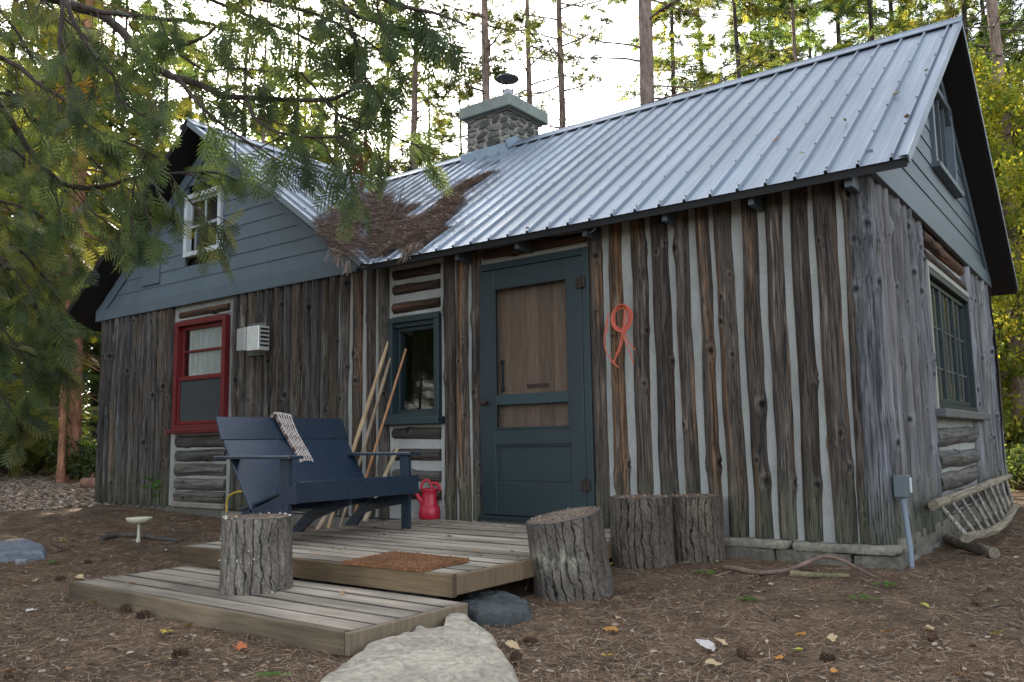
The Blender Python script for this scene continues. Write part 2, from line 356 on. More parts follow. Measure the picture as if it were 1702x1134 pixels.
PAL = dict(
    brown=((.078, .064, .054), (.175, .098, .052), (.016, .012, .010), (.23, .185, .145)),
    grey=((.092, .085, .080), (.115, .085, .060), (.022, .020, .020), (.19, .18, .165)),
    silver=((.150, .150, .162), (.11, .102, .10), (.045, .043, .046), (.26, .26, .275)),
    red=((.038, .025, .019), (.10, .045, .025), (.018, .013, .011), (.10, .08, .062)),
    slate=((.125, .118, .112), (.085, .074, .062), (.032, .030, .028), (.17, .165, .155)))
def log(acc, p0, p1, w, out, dep, pal, seed, knots=3, groove=True, arc=98, moss=True, wob=.009, res=.011):
    p0 = np.asarray(p0, float); p1 = np.asarray(p1, float); L = np.linalg.norm(p1 - p0); A = (p1 - p0) / L
    O = np.asarray(out, float); Sd = np.cross(A, O); N = max(12, int(L / res)); Mn = 25
    r = random.Random(seed * 7919 + 13)
    t = np.linspace(0, 1, N)[:, None]; th = np.radians(np.linspace(-arc, arc, Mn))[None, :]; s = t * L
    sd = seed * 13.7
    hw = w / 2 * (1 + .16 * (fbm(s * 2.2 + sd, 0, sd, 2) - .5) * 1.3); cx = wob * 2 * (fbm(s * 1.3 + sd, 5, sd, 3) - .5) * 2
    d = dep * (1 + .10 * (fbm(s * 1.7 + sd, 9, sd, 2) - .5) * 2)
    surf = .006 * (fbm(th * 2.2 + sd, s * 2.5, sd, 3) - .5) * 2 + .002 * (vn(th * 9 + sd, s * 6, sd) - .5)
    base, warm, dk, pale = [np.array(c) for c in PAL[pal]]
    q = r.uniform(.72, 1.25); wm = r.uniform(-.18, .16)
    n1 = fbm(th * 1.5 + sd, s * 1.1, sd, 4); n2 = fbm(th * 5 + sd, s * 1.6, sd + 4, 4); n3 = fbm(th * 3.1 + sd, s * 3.0, sd + 9, 4)
    a = sst(.42, .70, n1 + wm)[..., None]; C = base * (1 - a) + warm * a
    a = sst(.56, .78, n2)[..., None] * .8; C = C * (1 - a) + dk * a
    a = sst(.60, .80, n3)[..., None] * .7; C = C * (1 - a) + pale * a
    C = C * q * (1 + r.uniform(-.04, .04) * np.array([1, 0, -1]))
    bump = np.zeros_like(n1)
    for kx in range(r.randint(max(0, knots - 1), knots + 1)):
        kt = r.uniform(.04, .96) * L; ka = math.radians(r.uniform(-75, 75)); kr = r.uniform(.011, .024)
        dd = np.sqrt(((s - kt) / 1.35) ** 2 + ((th - ka) * w / 2) ** 2)
        bump = bump + kr * .75 * np.exp(-(dd / (kr * 2.3)) ** 2) - kr * .7 * np.exp(-(dd / (kr * .5)) ** 2)
        C = C * (1 - .90 * np.exp(-(dd / (kr * .75)) ** 6))[..., None]
        ring = np.exp(-((dd - kr * 1.5) / (kr * .35)) ** 2)[..., None] * .35; C = C * (1 - ring) + pale * ring
        C = C * (1 - .30 * np.exp(-(((th - ka) * w / 2) / .012) ** 2 - (np.abs(s - kt) / .12)))[..., None]
    if groove and r.random() < .75:
        for g in range(r.choice((1, 1, 2))):
            g0 = r.uniform(-.9, .9); gw = g0 + .35 * (fbm(s * .9 + sd, 21 + g, sd, 2) - .5) * 2; on = sst(.35, .5, vn(s * 1.1 + sd, g * 3., 8))
            kk = np.exp(-((th - gw) / .055) ** 2) * on; bump = bump - .006 * kk; C = C * (1 - .75 * kk)[..., None]
    if moss:
        hz = (p0[2] + A[2] * s); a = (sst(.55, -.02, hz + .35 * (n2 - .5)) * .75)[..., None]; C = C * (1 - a) + np.array([.085, .090, .058]) * a * 1.0
        a = (sst(.08, -.03, hz + .1 * (n2 - .5)) * .5)[..., None]; C = C * (1 - a) + np.array([.05, .045, .035]) * a
    rr = 1 + (surf + bump) / max(w / 2, .02)
    P = p0 + s[..., None] * A + (cx + np.sin(th) * hw * rr)[..., None] * Sd + (np.cos(th) * (d + surf + bump))[..., None] * O
    grid(acc, P, C, flip=True)
    for e, fl in ((0, 1), (-1, 0)):
        ring = P[e]; f = list(range(Mn)); acc.add(ring, [f if fl else f[::-1]], C[e] * .8)

SP = 0
def upright(acc, x0, x1, pal, z0=0.0, z1=HT, seed=0, lean=0, **k):
    """one log of the front wall between x0 and x1"""
    c = (x0 + x1) / 2; r = random.Random(seed)
    log(acc, (c - lean, .055, z0 + r.uniform(-.012, .012)), (c + lean, .055, z1), (x1 - x0) * (1.12 if pal == 'brown' else 1.0), (0, -1, 0), .080 + r.uniform(-.008, .010), pal, seed, **k)

RXS = [(-2.038, -1.925), (-1.862, -1.751), (-1.692, -1.571), (-1.509, -1.378), (-1.318, -1.219), (-1.157, -1.065), (-1.022, -.899),
       (-.841, -.731), (-.675, -.562), (-.508, -.398), (-.346, -.212)]
WXS = [(-3.505, -3.395), (-3.362, -3.242), (-3.205, -3.105)]
MXS = [(-6.53, -6.42), (-6.405, -6.29), (-6.275, -6.13), (-6.115, -5.99), (-5.98, -5.86), (-5.835, -5.70), (-5.69, -5.56), (-5.55, -5.40), (-5.385, -5.25),
       (-5.235, -5.12), (-5.105, -4.985), (-4.975, -4.85), (-4.84, -4.71), (-4.655, -4.54), (-4.467, -4.357), (-4.316, -4.19)]
LXS = [(-9.345, -9.20), (-9.125, -9.06), (-9.02, -8.90), (-8.865, -8.76), (-8.745, -8.63), (-8.605, -8.49), (-8.46, -8.30), (-8.29, -8.155), (-8.15, -8.01), (-8.0, -7.86), (-7.85, -7.69)]
CH = np.array([.30, .305, .29])

# chinking slab of the front wall, built round its openings
fw = Acc()
op = [(-7.58, -6.60, .80, 2.06), (-4.15, -3.54, .85, 1.76), (-3.09, -2.02, 0.05, 2.10)]
xs = sorted([-9.30, -.06] + [v for o in op for v in o[:2]])
for a, b in zip(xs[:-1], xs[1:]):
    o = [o for o in op if o[0] <= a and o[1] >= b]
    if not o: bx(fw, a, b, .028, .30, -.02, 2.30, .002, CH)
    else:
        bx(fw, a, b, .028, .30, -.02, o[0][2], .002, CH); bx(fw, a, b, .028, .30, o[0][3], 2.30, .002, CH)
front = part('front_wall', fw, MT['chink'], cabin)
fl = Acc(); sd = 1
for a, b in RXS: sd += 1; upright(fl, a, b, 'brown', .0, 2.30, sd, lean=R.uniform(-.012, .012), knots=3)
for a, b in WXS: sd += 1; upright(fl, a, b, 'brown', .0, 2.30, sd, knots=4)
for i, (a, b) in enumerate(MXS): sd += 1; upright(fl, a, b, 'grey' if i < 13 else 'brown', -.01, 2.28, sd, lean=R.uniform(-.006, .006), knots=3, wob=.008)
for a, b in LXS: sd += 1; upright(fl, a, b, 'grey', -.04, 2.28, sd, lean=R.uniform(-.006, .006), knots=3, wob=.007)
# the fat corner log turns from the front to the side wall
log(fl, (-.092, .100, .0), (-.080, .100, 2.30), .19, (.5, -.86, 0), .118, 'silver', 77, knots=5, arc=125, wob=.010)
log(fl, (-.158, .045, .0), (-.150, .045, 2.30), .06, (0, -1, 0), .055, 'brown', 78, knots=2)
part('upright_logs', fl, MT['logv'], front, True)

def lying(x0, x1, zs, pal, hh, seed):
    hl = Acc()
    for i, z in enumerate(zs): log(hl, (x0, .055, z), (x1, .055, z + R.uniform(-.008, .008)), hh, (0, -1, 0), .064, pal[i % len(pal)] if isinstance(pal, list) else pal, seed + i, knots=1, moss=False, wob=.007)
    part('lying_logs', hl, MT['logx'], front, True)
lying(-7.56, -6.62, (.085, .225, .385, .545, .70), 'slate', .148, 101); lying(-7.56, -6.62, (2.150,), 'red', .10, 111)
lying(-4.12, -3.56, (.19, .36, .535, .72), ['red', 'slate', 'slate', 'slate'], .108, 121); lying(-4.12, -3.56, (1.855, 2.015, 2.165), 'red', .10, 131)
lying(-3.07, -2.06, (2.205,), 'red', .10, 141)
for left in (True, False):     # smooth mortar edging round the log panels
    mo = Acc()
    for x0, x1, z0, z1 in ((-7.625, -7.585, .02, 2.22), (-6.60, -6.555, .02, 2.22), (-4.165, -4.125, .1, 2.24), (-3.555, -3.515, .1, 2.24), (-2.045, -2.02, .1, 2.24)):
        if (x0 < -5) == left: bx(mo, x0, x1, .018, .06, z0, z1, .006, CH * (.9 if left else 1.05))
    for x0, x1, z in ((-7.6, -6.58, 2.095), (-4.14, -3.53, 1.785), (-4.14, -3.53, 2.235), (-3.09, -2.03, 2.125), (-3.09, -2.03, 2.262)):
        if (x0 < -5) == left: bx(mo, x0, x1, .012, .058, z - .014, z + .014, .006, CH)
    if left: bx(mo, -7.58, -6.60, -.02, .058, -.03, .03, .01, np.array([.20, .18, .15]))
    part('mortar_edging', mo, MT['chink'], front)

# side wall (x = 0)
sw = Acc(); WY0, WY1, WZ0, WZ1 = 1.60, 3.55, .80, 1.93
for a, b in ((.05, WY0), (WY1, W_ - .05)): bx(sw, -.30, -.032, a, b, -.02, 2.30, .002, CH)
bx(sw, -.30, -.032, WY0, WY1, -.02, WZ0, .002, CH); bx(sw, -.30, -.032, WY0, WY1, WZ1, 2.30, .002, CH)
side = part('side_wall', sw, MT['chink'], cabin)
sl_ = Acc(); y = .175; i = 0
while y < W_ - .02:
    wd = R.uniform(.10, .165)
    if WY0 < y + wd and y < WY1:
        if y < WY0 - .05: wd = WY0 - .02 - y
        else: y = WY1 + .02; part('upright_logs', sl_, MT['logs'], side, True); sl_ = Acc(); continue
    log(sl_, (-.055, y + wd / 2, -.02), (-.055 + R.uniform(-.01, .01), y + wd / 2 + R.uniform(-.012, .012), 2.27 + R.uniform(-.02, .02)), wd * 1.02, (1, 0, 0), R.uniform(.062, .098), 'silver', 200 + i, knots=6, wob=.016)
    y += wd; i += 1
part('upright_logs', sl_, MT['logs'], side, True)
sh = Acc()
for i, z in enumerate((.10, .27, .44, .62)): log(sh, (-.055, WY0 + .02, z), (-.055, WY1 - .02, z + .01), .15, (1, 0, 0), .075, 'slate', 260 + i, knots=2, moss=False)
part('lying_logs', sh, MT['logy'], side, True); sh = Acc()
for i, z in enumerate((2.03, 2.18)): log(sh, (-.055, WY0 + .02, z), (-.055, WY1 - .02, z + .01), .12, (1, 0, 0), .07, 'red', 270 + i, knots=2, moss=False)
part('lying_logs', sh, MT['logy'], side, True)
# left and back walls (plain, out of sight)
bw = Acc(); bx(bw, -9.34, -9.06, .30, W_ - .3, -.05, 2.3, .002, CH); bx(bw, -9.34, 0, W_ - .28, W_ - .05, -.05, 2.3, .002, CH)
i = 0
for yy in np.arange(.10, W_, .135): log(bw, (-9.30, yy, -.03), (-9.30, yy, 2.28), .135, (-1, 0, 0), .07, 'grey', 300 + i, knots=2, res=.05); i += 1
for xx in np.arange(-9.2, 0, .135): log(bw, (xx, W_ - .06, -.03), (xx, W_ - .06, 2.28), .135, (0, 1, 0), .07, 'grey', 340 + i, knots=2, res=.05); i += 1
part('rear_walls', bw, MT['logv'], cabin, True)

# stone footing with a weathered ledge
def rock_block(acc, x0, x1, y0, y1, z0, z1, col, seed, amp=.02, n=12):
    """a rough block: a subdivided box pushed about by noise"""
    c = np.array([(x0 + x1) / 2, (y0 + y1) / 2, (z0 + z1) / 2]); h = np.array([x1 - x0, y1 - y0, z1 - z0]) / 2
    g = np.linspace(-1, 1, n)
    for a in range(3):
        for s in (-1, 1):
            U, V = np.meshgrid(g, g); P = np.zeros((n, n, 3)); b, d = [i for i in range(3) if i != a]
            P[..., a] = s; P[..., b] = U; P[..., d] = V
            nr = np.linalg.norm(P, axis=-1, keepdims=True) ; P = P * (1 - .10 * (nr - 1) ** 1.0)
            Q = P * h + c; f = 6.0
            D = np.stack([fbm(Q[..., 0] * f + seed, Q[..., 1] * f, Q[..., 2] * f + k * 9, 4) - .5 for k in range(3)], -1)
            Q = Q + D * amp * 2; cc = np.array(col) * (.65 + .7 * fbm(Q[..., 0] * 7 + seed, Q[..., 1] * 7, Q[..., 2] * 7, 3))[..., None]
            grid(acc, Q, cc, flip=(s > 0) == (a == 1))
fo = Acc()
xx = -2.0
while xx < -.1:
    wd = R.uniform(.28, .5); e = min(xx + wd, .04); rock_block(fo, xx, e, -.055, .25, -.30, -.055, (.115, .108, .085), xx * 9, .022); xx += wd - .01
xx = -1.95
for wd in (.62, .75, .62): rock_block(fo, xx, min(xx + wd, .045), -.065, .2, -.058, -.004, (.20, .185, .145), xx * 5 + 3, .010, 14); xx += wd - .004
yy = .2
while yy < W_:
    wd = R.uniform(.25, .5); rock_block(fo, -.3, .035, yy, yy + wd, -.33, -.10, (.16, .155, .135), yy * 7, .022); rock_block(fo, -.3, .02, yy - .1, yy + wd - .1, -.11, .02, (.17, .155, .12), yy * 3 + 8, .015); yy += wd - .01
bx(fo, -9.34, -1.9, -.0, .25, -.4, -.03, .01, (.10, .095, .08)); bx(fo, -9.38, -9.1, 0, W_, -.4, -.03, .01, (.10, .095, .08)); bx(fo, -9.3, -.1, W_ - .3, W_, -.4, -.03, .01, (.10, .095, .08))
part('stone_footing', fo, MT['stone'], cabin, True)

# ------------------------------------------------ gables
SC = np.array([.090, .122, .148])
def gable_z(d): return RZ - .06 - KS * abs(d)           # underside of the roof
def lap(acc, axis, c0, pos, outw, z0, z1, holes=(), col=SC, rowh=.158, hw_=2.4):
    z = z0
    while z < z1:
        zt = min(z + rowh, z1)
        segs = [(-9, 9)]
        for (h0, h1, a, b) in holes:
            if z < b - .01 and zt > a + .01:
                segs = [s for q in segs for s in ((q[0], min(q[1], h0)), (max(q[0], h1), q[1])) if s[1] > s[0] + .01]
        for s0, s1 in segs:
            def lim(zz): return (RZ - .07 - zz) / KS
            a0, b0 = max(s0, -lim(z)), min(s1, lim(z)); a1, b1 = max(s0, -lim(zt)), min(s1, lim(zt))
            if b0 - a0 < .02 or b1 < a1: continue
            def P(u, zz, o): return (c0 + u, pos + outw * o, zz) if axis == 'y' else (pos + outw * o, c0 + u, zz)
            V = [P(a0, z, .016), P(b0, z, .016), P(b1, zt, .007), P(a1, zt, .007), P(a0, z, -.02), P(b0, z, -.02), P(b1, zt, -.02), P(a1, zt, -.02)]
            F = [[0, 1, 2, 3], [4, 5, 1, 0], [7, 6, 5, 4], [3, 2, 6, 7], [0, 3, 7, 4], [1, 5, 6, 2]]
            if axis == 'x': F = [f[::-1] for f in F]
            acc.add(V, F if outw * (1 if axis == 'x' else -1) > 0 else [f[::-1] for f in F], np.array(col) * R.uniform(.93, 1.06))
        z = zt
def siding(axis, c0, pos, outw, holes, hw, label):
    a = Acc(); lap(a, axis, c0, pos, outw, HT + .135, RZ - .1, holes); s = part('gable_siding', a, MT['siding'], cabin, label=label)
    t = Acc()
    # bottom board and the two raking boards
    for sg in (-1, 1):
        p = np.array([c0 + sg * (hw - .02), 0, HT + .10]); q = np.array([c0, 0, gable_z(0) - .06])
        n = np.array([0, -1 if outw < 0 else 1, 0.])
        def T(v, o): return (v[0], pos + outw * o, v[2]) if axis == 'y' else (pos + outw * o, v[0], v[2])
        dr = (q - p) / np.linalg.norm(q - p); up = np.array([-dr[2] * 1, 0, dr[0]]) * (1 if dr[0] > 0 else -1)
        A_, B_ = p + up * .02, q + up * .02; C_, D_ = q - up * .10, p - up * .10
        V = [T(v, o) for o in (.036, -.01) for v in (A_, B_, C_, D_)]
        t.add(V, [[0, 1, 2, 3], [4, 7, 6, 5], [0, 4, 5, 1], [2, 6, 7, 3], [1, 5, 6, 2], [0, 3, 7, 4]], SC * 1.05)
    if axis == 'y': bx(t, c0 - hw, c0 + hw, min(pos, pos + outw * .04), max(pos, pos + outw * .04), HT, HT + .142, .003, SC)
    else: bx(t, min(pos, pos + outw * .04), max(pos, pos + outw * .04), c0 - hw, c0 + hw, HT, HT + .142, .003, SC)
    part('trim_board', t, MT['siding'], s); return s
gs = siding('y', RX, -.005, -1, [(-7.45 - RX, -6.73 - RX, 2.80, 3.53)], 2.43, 'blue grey lap siding of the left gable')
pt = Acc(); bx(pt, -8.325, -7.96, -.045, -.01, 2.575, 2.90, .003, SC * .97); part('patch_panel', pt, MT['siding'], gs)
gs2 = siding('x', RY, .005, 1, [(2.20 - RY, 3.30 - RY, 2.90, 3.70)], 2.60, 'grey lap siding of the right gable')
bk = Acc(); prism(bk, [(RX - 2.4, 2.25), (RX + 2.4, 2.25), (RX, RZ - .1)], 'y', W_ - .12, W_ - .08, SC); part('rear_gable', bk, MT['siding'], cabin)
# blind boards that close the loft behind the siding
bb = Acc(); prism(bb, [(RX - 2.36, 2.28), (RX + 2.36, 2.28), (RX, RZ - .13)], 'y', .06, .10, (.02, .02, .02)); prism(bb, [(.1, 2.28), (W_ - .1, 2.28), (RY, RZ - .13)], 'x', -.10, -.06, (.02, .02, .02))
bx(bb, VX + .0, -.05, .035, .10, 2.18, 2.37, .003, (.016, .016, .018))  # filler under the front eave, the gap's shade put into its colour
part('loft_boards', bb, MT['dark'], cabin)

# ------------------------------------------------ windows and door
def frame_y(acc, x0, x1, z0, z1, y0, y1, t, col, tb=None, tt=None, b=.003):
    tb = tb or t; tt = tt or t
    bx(acc, x0, x0 + t, y0, y1, z0 + tb, z1 - tt, b, col); bx(acc, x1 - t, x1, y0, y1, z0 + tb, z1 - tt, b, col)
    bx(acc, x0, x1, y0 - .001, y1, z0, z0 + tb, b, col); bx(acc, x0, x1, y0 - .001, y1, z1 - tt, z1, b, col)
def frame_x(acc, y0, y1, z0, z1, x0, x1, t, col, tb=None, tt=None, b=.003):
    tb = tb or t; tt = tt or t
    bx(acc, x0, x1, y0, y0 + t, z0 + tb, z1 - tt, b, col); bx(acc, x0, x1, y1 - t, y1, z0 + tb, z1 - tt, b, col)
    bx(acc, x0, x1 + .001, y0, y1, z0, z0 + tb, b, col); bx(acc, x0, x1 + .001, y0, y1, z1 - tt, z1, b, col)
def pane(x0, x1, z0, z1, y, th=.004): a = Acc(); bx(a, x0, x1, y, y + th, z0, z1, .001); return a
RED = np.array([.135, .0085, .012]); TEAL = np.array([.0085, .0225, .0275])
# red window
a = Acc(); frame_y(a, -7.58, -6.60, .83, 2.06, -.045, .12, .062, RED, .05, .055)
wr = part('window', a, MT['paint'], cabin, label='tall window with a dark red frame')
a = Acc(); bx(a, -7.64, -6.555, -.075, .05, .785, .835, .006, RED * .8); part('sill', a, MT['paint'], wr)
a = Acc(); frame_y(a, -7.515, -6.665, 1.385, 2.0, .015, .05, .045, RED, .05, .04); bx(a, -7.47, -6.71, .02, .045, 1.70, 1.725, .003, RED); part('upper_sash', a, MT['paint'], wr)
a = Acc(); frame_y(a, -7.515, -6.665, .885, 1.42, -.02, .010, .035, RED, .04, .04); part('lower_sash', a, MT['paint'], wr)
part('pane', pane(-7.47, -6.71, 1.43, 1.97, .03), MT['glass'], wr)
part('screen', pane(-7.48, -6.70, .92, 1.39, -.004, .003), MT['greyscreen'], wr)
a = Acc(); U = np.linspace(-7.40, -6.66, 80); Zc = np.linspace(.9, 2.0, 6); P = np.zeros((6, 80, 3)); P[..., 0] = U; P[..., 2] = Zc[:, None]; P[..., 1] = .048 + .006 * np.sin(U * 60 + Zc[:, None] * 2) + .003 * np.sin(U * 131)
grid(a, P); part('curtain', a, MT['cloth'], wr, True)
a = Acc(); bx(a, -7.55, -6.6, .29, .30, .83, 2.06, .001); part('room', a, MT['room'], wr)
# blue-framed window
a = Acc(); frame_y(a, -4.15, -3.54, .86, 1.76, -.03, .16, .055, TEAL, .04, .05); bx(a, -4.095, -3.595, .0, .10, 1.67, 1.71, .003, TEAL)
wb = part('window', a, MT['paint'], cabin, label='narrow window with a dark blue frame')
a = Acc(); bx(a, -4.20, -3.505, -.085, .04, .80, .862, .006, TEAL * 1.15); part('sill', a, MT['paint'], wb)
a = Acc(); frame_y(a, -4.095, -3.595, .90, 1.67, .035, .07, .035, TEAL * .8); part('sash', a, MT['paint'], wb)
part('pane', pane(-4.065, -3.625, .93, 1.64, .05), MT['glass'], wb)
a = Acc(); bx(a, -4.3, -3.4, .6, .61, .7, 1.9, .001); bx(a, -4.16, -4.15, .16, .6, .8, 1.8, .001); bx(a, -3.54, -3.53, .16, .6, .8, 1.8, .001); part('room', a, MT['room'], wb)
# door
a = Acc()
bx(a, -3.09, -3.055, -.025, .14, .055, 2.10, .003, TEAL); bx(a, -2.085, -2.022, -.030, .14, .055, 2.10, .003, TEAL * 1.1); bx(a, -3.055, -2.085, -.026, .14, 2.045, 2.10, .003, TEAL); bx(a, -3.09, -2.02, -.06, .14, .018, .056, .004, TEAL * .55)
dfm = part('door_frame', a, MT['paint'], cabin)
a = Acc(); D0, D1 = -3.052, -2.089
bx(a, D0, -2.925, -.032, .012, .062, 2.040, .004, TEAL); bx(a, -2.212, D1, -.032, .012, .062, 2.040, .004, TEAL)
bx(a, -2.925, -2.212, -.031, .012, 1.885, 2.040, .004, TEAL); bx(a, -2.925, -2.212, -.031, .012, .93, 1.015, .004, TEAL * 1.4)
bx(a, -2.925, -2.212, -.031, .012, .615, .742, .004, TEAL); bx(a, -2.925, -2.212, -.031, .012, .062, .325, .004, TEAL)
bx(a, -2.926, -2.211, -.012, .008, .320, .620, .002, TEAL); frame_y(a, -2.926, -2.211, .325, .615, -.024, .0, .018, TEAL * .7)
frame_y(a, -2.930, -2.208, .735, 1.892, -.036, -.028, .020, TEAL * .75, .02, .02)
dr = part('screen_door', a, MT['paint'], cabin)
part('insect_screen', pane(-2.925, -2.212, .742, 1.885, -.006, .002), MT['screen'], dr)
a = Acc(); lathe(a, [(.0, -.0), (.014, 0), (.014, .02), (.024, .03), (.027, .045), (.018, .058), (0, .06)], 16, (-3.018, -.032, .955), rotm(math.pi / 2)); part('knob', a, MT['iron'], dr, True)
for z in (1.83, .31):
    a = Acc(); bx(a, -2.128, -2.05, -.045, -.028, z - .042, z + .042, .004); tube(a, [(-2.087, -.048, z - .05), (-2.087, -.048, z + .05)], .009, 8); part('hinge', a, MT['iron'], dr)
a = Acc(); x = -2.97
cols = [(.36, .24, .155), (.32, .21, .135), (.38, .25, .17), (.30, .195, .125), (.40, .27, .18), (.13, .12, .115)]
for i, wd in enumerate((.16, .15, .12, .14, .15, .24)): bx(a, x, x + wd - .002, .045, .07, .06, 2.05, .003, cols[i]); x += wd
bx(a, -2.66, -2.45, .036, .047, 1.06, 1.09, .003, (.12, .07, .045))
idr = part('inner_door', a, MT['wood'], cabin, label='bare board door behind the insect screen')
a = Acc(); tube(a, [(-2.90, .04, 1.28), (-2.885, .02, 1.22), (-2.885, .02, 1.12), (-2.90, .04, 1.06)], .010, 8); lathe(a, [(0, 0), (.022, 0), (.022, .01), (0, .012)], 12, (-2.90, .045, 1.28), rotm(math.pi / 2)); lathe(a, [(0, 0), (.022, 0), (.022, .01), (0, .012)], 12, (-2.90, .045, 1.06), rotm(math.pi / 2)); part('pull_handle', a, MT['iron'], idr, True)
# side window: two casements with narrow bars
a = Acc(); GW = np.array([.30, .30, .285]); DT = TEAL * .8
frame_x(a, WY0, WY1, WZ0 + .03, WZ1, -.14, .022, .05, DT); bx(a, -.01, .03, WY0 - .035, WY0, WZ0, WZ1 + .04, .003, GW); bx(a, -.01, .028, WY0 - .03, WY1, WZ1, WZ1 + .045, .003, GW)
ws = part('window', a, MT['paint'], cabin, label='wide dark casement window in the side wall')
a = Acc(); bx(a, -.06, .085, WY0 - .06, WY1 + .35, WZ0 - .03, WZ0 + .035, .006, np.array([.10, .105, .11])); part('sill', a, MT['paint'], ws)
def casement(y0, y1, x, ang, bars):
    a = Acc(); frame_x(a, 0, y1 - y0, WZ0 + .09, WZ1 - .06, x, x + .03, .038, DT * 1.1)
    for b in bars: bx(a, x + .005, x + .022, (y1 - y0) * b - .009, (y1 - y0) * b + .009, WZ0 + .12, WZ1 - .09, .002, np.array([.06, .066, .07]))
    for zz in (1.17, 1.50): bx(a, x + .006, x + .020, .03, (y1 - y0) - .03, zz - .008, zz + .008, .002, np.array([.06, .066, .07]))
    p = part('sash', a, MT['paint'], ws)
    g = Acc(); bx(g, x + .011, x + .014, .035, y1 - y0 - .035, WZ0 + .11, WZ1 - .08, .001); q = part('pane', g, MT['glass'], ws)
    for o in (p, q):
        o.data.transform(Matrix.Translation(-Vector(cabin.location)).inverted()); o.data.transform(Matrix.Rotation(ang, 4, 'Z')); o.data.transform(Matrix.Translation(Vector((0, y0, 0)) - Vector(cabin.location)))
casement(WY0 + .06, WY0 + .70, -.05, 0, (.33, .66)); casement(WY0 + .70, WY0 + 1.32, -.05, 0, (.33, .66)); casement(WY0 + 1.32, WY1 - .05, -.05, 0, (.5,))
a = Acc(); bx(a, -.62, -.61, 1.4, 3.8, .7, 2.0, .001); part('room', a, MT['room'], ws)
a = Acc(); bx(a, -.135, -.13, WY0 + .25, WY0 + .9, WZ0 + .08, WZ0 + .45, .002, (.35, .36, .36)); part('curtain', a, MT['room'], ws)
# loft windows
WHT = np.array([.50, .54, .56])
a = Acc(); frame_y(a, -7.445, -6.735, 2.80, 3.53, -.055, .02, .055, WHT, .055, .05); wl = part('window', a, MT['paint'], cabin, label='small loft window with a pale frame')
a = Acc(); frame_y(a, -7.39, -6.79, 3.14, 3.48, -.01, .015, .035, WHT * .7); bx(a, -7.10, -7.08, -.008, .012, 3.17, 3.45, .002, WHT * .7); frame_y(a, -7.34, -6.82, 2.86, 3.17, .02, .04, .035, WHT * .35); part('sash', a, MT['paint'], wl)
part('pane', pane(-7.36, -6.82, 3.17, 3.45, .0), MT['glass'], wl); part('pane', pane(-7.31, -6.85, 2.89, 3.14, .03), MT['glass'], wl)
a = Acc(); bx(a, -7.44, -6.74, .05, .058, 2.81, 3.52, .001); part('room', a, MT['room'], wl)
a = Acc(); frame_x(a, 2.22, 3.28, 2.90, 3.70, -.02, .05, .06, SC * 1.15); bx(a, -.02, .085, 2.16, 3.34, 2.855, 2.905, .004, SC * .9); wg = part('window', a, MT['paint'], cabin, label='loft window of the right gable, plain grey frame')
a = Acc()
for yy in (2.47, 2.72, 2.98): bx(a, -.005, .02, yy, yy + .02, 2.95, 3.65, .002, SC * .6)
part('sash', a, MT['paint'], wg); g = Acc(); bx(g, -.002, .002, 2.27, 3.23, 2.95, 3.65, .001); part('pane', g, MT['glass'], wg)
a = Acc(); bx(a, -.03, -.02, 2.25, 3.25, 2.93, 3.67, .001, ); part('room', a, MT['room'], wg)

# ------------------------------------------------ roof
PITCH = .187
def ribz(u):
    """height of the sheet above its pan: a main rib each PITCH, two shallow stiffeners between"""
    f = (np.asarray(u) / PITCH) % 1.0; d = np.minimum(f, 1 - f) * PITCH
    h = .021 * np.clip((.012 - d) / .006, 0, 1)
    for c in (.34, .66): h = h + .0014 * np.clip(1 - np.abs(f - c) * PITCH / .011, 0, 1)
    return h
def uprofile(a, b):
    n0, n1 = math.floor(a / PITCH) - 1, math.ceil(b / PITCH) + 1; us = []
    for n in range(n0, n1):
        for d in (-.012, -.006, .006, .012, .34 * PITCH - .011, .34 * PITCH, .34 * PITCH + .011, .66 * PITCH - .011, .66 * PITCH, .66 * PITCH + .011): us.append(n * PITCH + d)
    us = sorted(x for x in us if a < x < b); return np.array([a] + us + [b])
NV = np.array([0, -KS, 1.0]); NV = NV / np.linalg.norm(NV)
RC = np.array([.225, .268, .318])
def slope(acc, U, low, high, mapf, nf, t=.0, nrow=14, col=RC, off=0.0, flip=False):
    """U along the eave; low/high run from eave to ridge in plan distance"""
    hs = ribz(U); rows = np.linspace(0, 1, nrow); P = np.zeros((nrow, len(U), 3)); C = np.zeros((nrow, len(U), 3))
    for i, r in enumerate(rows):
        v = low + (high - low) * r; dip = .0035 * (fbm(U * 1.1, v * 1.3, 3, 2) - .5) * 2
        p = mapf(U, v); P[i] = p + nf * (hs + off + dip)[:, None]
        c = .88 + .22 * fbm(np.floor(U / (PITCH * 4)) * 3.1, v * .25, 1, 2) + .10 * (fbm(U * 22, v * 1.1, 7, 3) - .5)
        C[i] = col * c[:, None]
    grid(acc, P, C, flip)
ro = Acc()
def zof(v): return EZ + KS * v
def fmap(U, v): return np.stack([U, EF + v, zof(v)], -1)
SPAN = RY - EF
U = uprofile(RX + .02, RR); low = np.where(U < VX, np.clip(VX - U, 0, SPAN), 0.0)
slope(ro, U, low, np.full(len(U), SPAN), fmap, NV)
def bmap(U, v): return np.stack([U, 2 * RY - EF - v, zof(v)], -1)
slope(ro, U, low, np.full(len(U), SPAN), bmap, NV * [1, -1, 1], flip=True)
